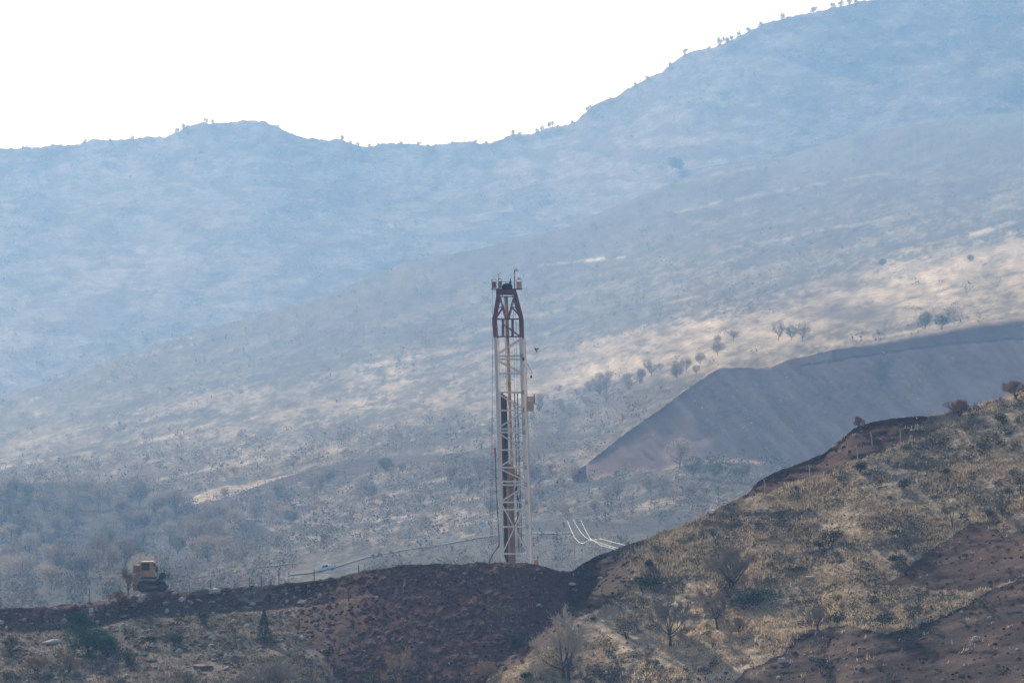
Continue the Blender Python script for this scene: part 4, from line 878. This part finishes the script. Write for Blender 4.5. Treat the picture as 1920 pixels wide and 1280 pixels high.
b = MB(); b.box(lc(262), lc(293), .33, .345, lz(1085), lz(1081)); b.build('dark_gap_strip', M_dark, ld)  # thin dark strip drawn for the gap beneath the body
b = MB(); b.box(lc(256), lc(290), .36 - .05, .345, lz(1078.5), lz(1075.5)); b.build('stripe', M_orange, ld)
for y0 in (-.05, 1.95):
    tk = MB(); cy_, rr = lz(1099), 10.5 * s; prof = []
    for k in range(13): a = math.radians(90 + 180 * k / 12); prof.append((lc(268) + rr * math.cos(a), cy_ + rr * math.sin(a)))
    for k in range(13): a = math.radians(-90 + 180 * k / 12); prof.append((lc(303) + rr * .92 * math.cos(a), cy_ - rr * .08 + rr * .92 * math.sin(a)))
    tk.prism(prof, y0, y0 + .5)
    for k in range(len(prof)):
        a, b_ = Vector((prof[k][0], 0, prof[k][1])), Vector((prof[(k + 1) % len(prof)][0], 0, prof[(k + 1) % len(prof)][1])); nseg = max(1, int((b_ - a).length / .2))
        for q_ in range(nseg):
            m_ = a + (b_ - a) * (q_ + .5) / nseg; tk.box(m_.x - .035, m_.x + .035, y0 - .03, y0 + .53, m_.z - .06, m_.z + .06)
    tko = tk.build('track', M_tyre, ld)
    yy = y0 - .05 if y0 < 1 else y0 + .5
    MB().bar((lc(268), yy, cy_), (lc(268), yy + .08, cy_), .42, n=12).build('sprocket', M_rim, tko); MB().bar((lc(303), yy, cy_), (lc(303), yy + .08, cy_), .36, n=12).build('idler', M_rim, tko)
    MB().box(lc(272), lc(300), yy, yy + .07, lz(1102), lz(1097)).build('track_frame', M_rust, tko)
b = MB(); b.box(lc(249), lc(258), .4, 2.1, lz(1108), lz(1089)); b.build('counterweight', M_rust, ld, bevel=.06)
b = MB(); b.box(lc(285), lc(312), .7, 1.7, lz(1100), lz(1091)); b.build('front_frame', M_yellow, ld, bevel=.04)
b = MB(); b.bar((lc(292), .9, lz(1092)), (lc(305), .9, lz(1077)), .14, square=True); b.bar((lc(292), 1.5, lz(1092)), (lc(305), 1.5, lz(1077)), .14, square=True); b.bar((lc(296), 1.2, lz(1088)), (lc(299), 1.2, lz(1076)), .09); b.build('lift_arm', M_dark, ld)
b = MB(); b.prism([(lc(297), lz(1086)), (lc(304), lz(1088)), (lc(311), lz(1080)), (lc(309), lz(1074)), (lc(303), lz(1072)), (lc(299), lz(1077))], .3, 2.1); b.bar((lc(316.5), .5, lz(1085)), (lc(316.5), .5, lz(1073)), .06); b.bar((lc(309), .5, lz(1078)), (lc(317), .5, lz(1078)), .06); b.bar((lc(308), .5, lz(1079)), (lc(307), .5, lz(1068)), .07); b.build('attachment', M_dark, ld)

# ------------------------------------------------------------------ white pickup
q = atV(612, 1071); q = q * (1 - 3.0 / q.y); s = 1.0; pk = empty('pickup_truck', q, (0, -R(12), R(-6))); tag(pk, 'white pickup truck on the pale dirt road in the valley', 'pickup truck')
kx = 4.9 * (q.y * K * 40 / 4.9) / 4.9 * 1.0
kx = max(.9, min(1.25, q.y * K * 40 / 4.9)); pk.scale = (kx, kx, kx)
b = MB(); b.prism([(-2.45, .45), (2.45, .5), (2.45, 1.15), (.95, 1.15), (.95, .95), (-.95, .98), (-2.3, .88), (-2.45, .75)], -.85, .85); b.build('body', M_car, pk, bevel=.05)
b = MB(); b.prism([(-1.1, .97), (.95, .97), (.8, 1.62), (-.35, 1.64)], -.74, .74); cbn = b.build('cab', M_car, pk, bevel=.05)
for x0, x1, x2, x3 in ((-.75, -.02, -.02, -.28), (.06, .78, .70, .06)):
    MB().prism([(x0, 1.02), (x1, 1.02), (x2, 1.54), (x3, 1.54)], -.765, .765).build('window', M_glass, cbn)
MB().add([(-1.09, -.66, 1.03), (-1.09, .66, 1.03), (-.41, .6, 1.6), (-.41, -.6, 1.6)], [(0, 1, 2, 3)]).build('windscreen', M_glass, cbn)
b = MB(); b.box(1.0, 2.42, -.80, -.70, 1.15, 1.3).box(1.0, 2.42, .70, .80, 1.15, 1.3).box(2.3, 2.42, -.7, .7, 1.15, 1.3); b.bar((1.2, -.7, 1.15), (1.2, -.7, 1.6), .04).bar((1.2, .7, 1.15), (1.2, .7, 1.6), .04).bar((1.2, -.7, 1.6), (1.2, .7, 1.6), .04); b.build('load_bed', M_car, pk)
for x in (-1.5, 1.5):
    for y in (-.8, .62):
        h_ = empty('wheel', (x, y + .1, .4)); h_.parent = pk
        MB().bar((0, -.11, 0), (0, .11, 0), .38, n=16).build('tyre', M_tyre, h_); MB().bar((0, -.13, 0), (0, .13, 0), .2, n=12).build('rim', M_rim, h_)
for y in (-.72, .5): MB().box(-2.47, -2.40, y, y + .25, .72, .86).build('headlight', M_glass, pk)
MB().box(-2.55, -2.4, -.8, .8, .42, .6).build('bumper', M_car, pk)

# ------------------------------------------------------------------ fence posts, poles, power line
def post(u, p, h, label, lean=0, m=M_post, bent=True, r=.065, cat='fence post', group=None, at=None):
    o = empty('fence_post', (at or atF)(u, p)); hh = h * PX; b = MB(); b.bar((0, 0, -.2), (lean * hh, 0, hh * .85), r, square=True)
    if bent: b.bar((lean * hh, 0, hh * .85), (lean * hh - .12, -.12, hh), r * .8, square=True)
    else: b.bar((lean * hh, 0, hh * .85), (lean * hh * 1.15, 0, hh), r, square=True)
    me = b.build('fence_post', m); bpy.data.objects.remove(o) if False else None
    me.location = o.location; bpy.data.objects.remove(o); tag(me, label, cat, group or 'fence posts on the near crest'); return me
post(1434, 929, 31, 'pale fence post lowest on the brown soil crest', r=.07)
post(1518, 897, 26, 'pale fence post second up the brown soil crest', r=.07)
post(1589, 852, 31, 'slim bent fence post left of the one over the dark bush', r=.05)
post(1609, 865, 30, 'pale fence post directly above the dark round bush', lean=-.07, r=.08)
post(1636, 836, 27, 'bent concrete fence post in the middle of the soil crest', lean=-.1, r=.07)
post(1688, 834, 29, 'thin fence post left of the leaning brace pair', r=.05)
post(1700, 836, 22, 'leaning brace post of the corner pair', lean=.33, bent=False, r=.07)
post(1710, 834, 19, 'upright post of the corner pair beside the leaning brace', bent=False, r=.05)
post(1235, 1004, 22, 'thin stake on the hill shoulder skyline', bent=False, r=.03, m=M_wood)
post(1173, 1023, 16, 'thin stake where the cables meet the hill skyline', bent=False, r=.03, m=M_wood)
for u_, h_, lb in ((168, 26, 'wooden post standing alone at the far left of the road crest'), (395, 20, 'wooden post right of the orange loader on the road edge'), (468, 20, 'short wooden post above the pale face of the bank'),
                   (490, 22, 'wooden post above the pale face, second of the close group'), (508, 14, 'shortest wooden post of the close group on the road edge'), (523, 28, 'tallest wooden post of the close group on the road edge'), (589, 24, 'wooden post just left below the white pickup'), (672, 16, 'small wooden post on the left shoulder of the spoil heap')):
    post(u_, float(np.interp(u_, uF, crF)) + 2, h_, lb, bent=False, r=.055, m=M_wood)
sg = MB().bar((0, -.03, 0), (0, .03, 0), .16, n=14).build('round_sign', M_lamp); sg.location = atF(495, 1099) + Vector((0, 0, 1.1)); tag(sg, 'small white round sign beside the close group of posts', 'sign')
MB().bar((0, .05, -1.2), (0, .05, .1), .03).build('pole', M_wood, sg)
# valley poles
def vpole(u, p, h, label, m=M_post, r=.12, arm=False):
    q = atV(u, p); s = K * q.y; b = MB(); b.bar((0, 0, -.5), (0, 0, h * s), r, r * .6)
    t = empty('utility_pole', q); tag(t, label, 'utility pole', 'utility poles in the valley'); b.build('pole', m, t)
    if arm: MB().box(-1.3, 1.6, -.08, .08, h * s - .25, h * s - .05).build('crossarm', m, t)
    return t, q, s
vpole(906, 985, 80, 'tall pale utility pole on the valley floor left of the mast', r=.10)
vpole(837, 975, 34, 'short grey utility pole near the valley fields', r=.10); vpole(515, 985, 34, 'grey utility pole beside the asphalt valley road', r=.10); vpole(568, 982, 16, 'short pole at the middle of the asphalt valley road', r=.12)
b = MB(); b.box(-.7, .7, -.6, .6, 0, 1.6, taper=.05); bx_ = b.build('cabinet', M_lamp, bevel=.05); bx_.location = atV(907, 986); tag(bx_, 'small white cabinet at the foot of the tall pale pole', 'cabinet')
YC = 760.0
def cable(pts, label):
    P = [W(u, p, Y) for u, p, Y in pts]; Q = []
    for i in range(len(P) - 1):
        p0 = P[max(i - 1, 0)]; p1 = P[i]; p2 = P[i + 1]; p3 = P[min(i + 2, len(P) - 1)]
        for k in range(6):
            t = k / 6; Q.append(.5 * ((2 * p1) + (p2 - p0) * t + (2 * p0 - 5 * p1 + 4 * p2 - p3) * t * t + (3 * p1 - p0 - 3 * p2 + p3) * t ** 3))
    Q.append(P[-1]); o = MB().tube(Q, .036, 5).build('power_cable', M_cable); tag(o, label, 'power cable', 'bright power cables'); return o
cable([(1064, 976, 860), (1070, 991, 840), (1080, 1010, 815), (1092, 1018, 795), (1108, 1012, 780), (1128, 1022, 740), (1150, 1028, 700), (1160, 1036, 660)], 'lowest bright power cable sagging right of the mast')
cable([(1075, 973, 860), (1084, 990, 835), (1097, 1006, 805), (1110, 1012, 785), (1140, 1022, 735), (1165, 1029, 690), (1180, 1036, 655)], 'middle bright power cable sagging right of the mast')
cable([(1089, 975, 860), (1099, 995, 830), (1108, 1010, 800), (1118, 1011, 780), (1128, 1010, 775), (1150, 1016, 730), (1170, 1021, 695), (1190, 1030, 655)], 'upper bright power cable sagging right of the mast')
t = empty('power_pole', W(1092, 1095, 792)); tag(t, 'thin grey power pole carrying the first bend of the cables', 'power pole'); MB().bar((0, 0, -12), (0, 0, 77 * .0792), .09, .06).build('pole', M_post, t)
t = empty('power_pole', W(1112, 1095, 783)); tag(t, 'thin grey power pole under the second bend of the cables', 'power pole'); MB().bar((0, 0, -12), (0, 0, 83 * .0783), .09, .06).build('pole', M_post, t); MB().box(-.7, .9, -.06, .06, 6.4, 6.52).build('crossarm', M_post, t)
t = empty('power_pole', W(1077, 1100, 862)); tag(t, 'grey power pole where the three cables start above the dark bank', 'power pole'); MB().bar((0, 0, -10), (0, 0, 126 * .0862), .07, .05).build('pole', M_post, t); MB().box(-1.3, 1.3, -.06, .06, 10.6, 10.72).build('crossarm', M_post, t)

# ------------------------------------------------------------------ boulders
def boulder(u, p, wpx, hpx, label, m=M_rock, seed=1):
    V, F = stone_mesh(1, seed, 3); V = V * np.array([wpx * PX / 2, wpx * PX / 2.4, hpx * PX / 2]); o = npmesh('boulder', V, F, m); o.location = atF(u, p) + Vector((0, 0, hpx * PX * .2)); tag(o, label, 'boulder', 'boulders on the near slopes'); return o
M_rockb = mat('brown_rock', (.20, .15, .125), .9, vary=.3, scale=1.5)
boulder(403, 1110, 24, 11, 'pale wide boulder on the road edge left of the pale bank face', seed=1)
boulder(518, 1119, 14, 11, 'rounded brown boulder right of the pale bank face', M_rockb, 2)
boulder(411, 1125, 12, 9, 'brown boulder on the bank under the wide pale one', M_rockb, 3)
boulder(565, 1130, 14, 8, 'white angular boulder at the left edge of the spoil heap', seed=4)
boulder(538, 1128, 8, 7, 'small white boulder left of the white angular one', seed=5)
boulder(474, 1133, 11, 6, 'pale boulder at the foot of the pale bank face', seed=6)
boulder(172, 1146, 10, 9, 'pale boulder on the left bank above the evergreen', seed=7)
boulder(291, 1212, 10, 5, 'white flat stone beside the dark slope shrub', seed=8)
boulder(308, 1190, 7, 4, 'small white stone above the dark slope shrub', seed=9)
boulder(1829, 1200, 15, 10, 'pale boulder in the dark brown soil at the lower right', seed=10)
boulder(1519, 1084, 20, 8, 'pale boulder in the grass below the flat dark shrub', seed=11)
boulder(1070, 1095, 18, 5, 'cream flat stone in the notch right of the mast', seed=12)
boulder(1125, 1084, 10, 4, 'small pale stone on the soil right of the notch', seed=13)
boulder(1467, 1240, 16, 10, 'grey boulder low in the tan grass near the gully', seed=14)
boulder(1720, 1168, 10, 14, 'pale upright stone at the gully rim below the tall grass', seed=15)
boulder(100, 1205, 30, 10, 'long pale rock ledge beside the big evergreen', seed=16)
boulder(380, 1252, 34, 10, 'grey rock ledge in the middle of the rubble slope', M_rockb, 17)
boulder(1180, 1067, 8, 5, 'small white stone on the hill shoulder above the green bush', seed=18)

# ------------------------------------------------------------------ bird
bd = MB(); o = W(1005, 656, 600)
bd.bar((-.2, 0, .02), (.22, 0, -.04), .09, .05, 8).bar((-.32, 0, .03), (-.2, 0, .02), .03, .09, 8).add([(-.05, 0, .05), (.1, 0, .05), (.0, -.35, .3), (-.12, -.3, .28), (-.05, 0, .02), (.1, 0, .02), (.0, .35, .32), (-.12, .3, .3)], [(0, 1, 2, 3), (4, 7, 6, 5)])
bd = bd.add([(.2, -.05, -.03), (.2, .05, -.03), (.38, .08, -.08), (.38, -.08, -.08)], [(0, 1, 2, 3)]).build('bird', M_dark); bd.location = o; bd.rotation_euler = (0, R(50), R(30)); tag(bd, 'dark bird in flight right of the drilling mast', 'bird')

# ------------------------------------------------------------------ haze
hm = bpy.data.materials.new('haze'); hm.use_nodes = True; n_ = hm.node_tree; n_.nodes.clear(); o_ = n_.nodes.new('ShaderNodeOutputMaterial'); v_ = n_.nodes.new('ShaderNodeVolumePrincipled')
v_.inputs['Density'].default_value = HAZE_DENSITY; v_.inputs['Color'].default_value = (*HAZE_COLOR, 1); v_.inputs['Absorption Color'].default_value = (1, 1, 1, 1); v_.inputs['Anisotropy'].default_value = HAZE_ANISO
n_.links.new(v_.outputs[0], o_.inputs['Volume'])
b = MB(); b.box(-1000, 1000, -80, 6900, -260, 520); hz = b.build('haze', hm); tag(hz, 'pale blue haze filling the air of the valley', 'haze', kind='stuff')
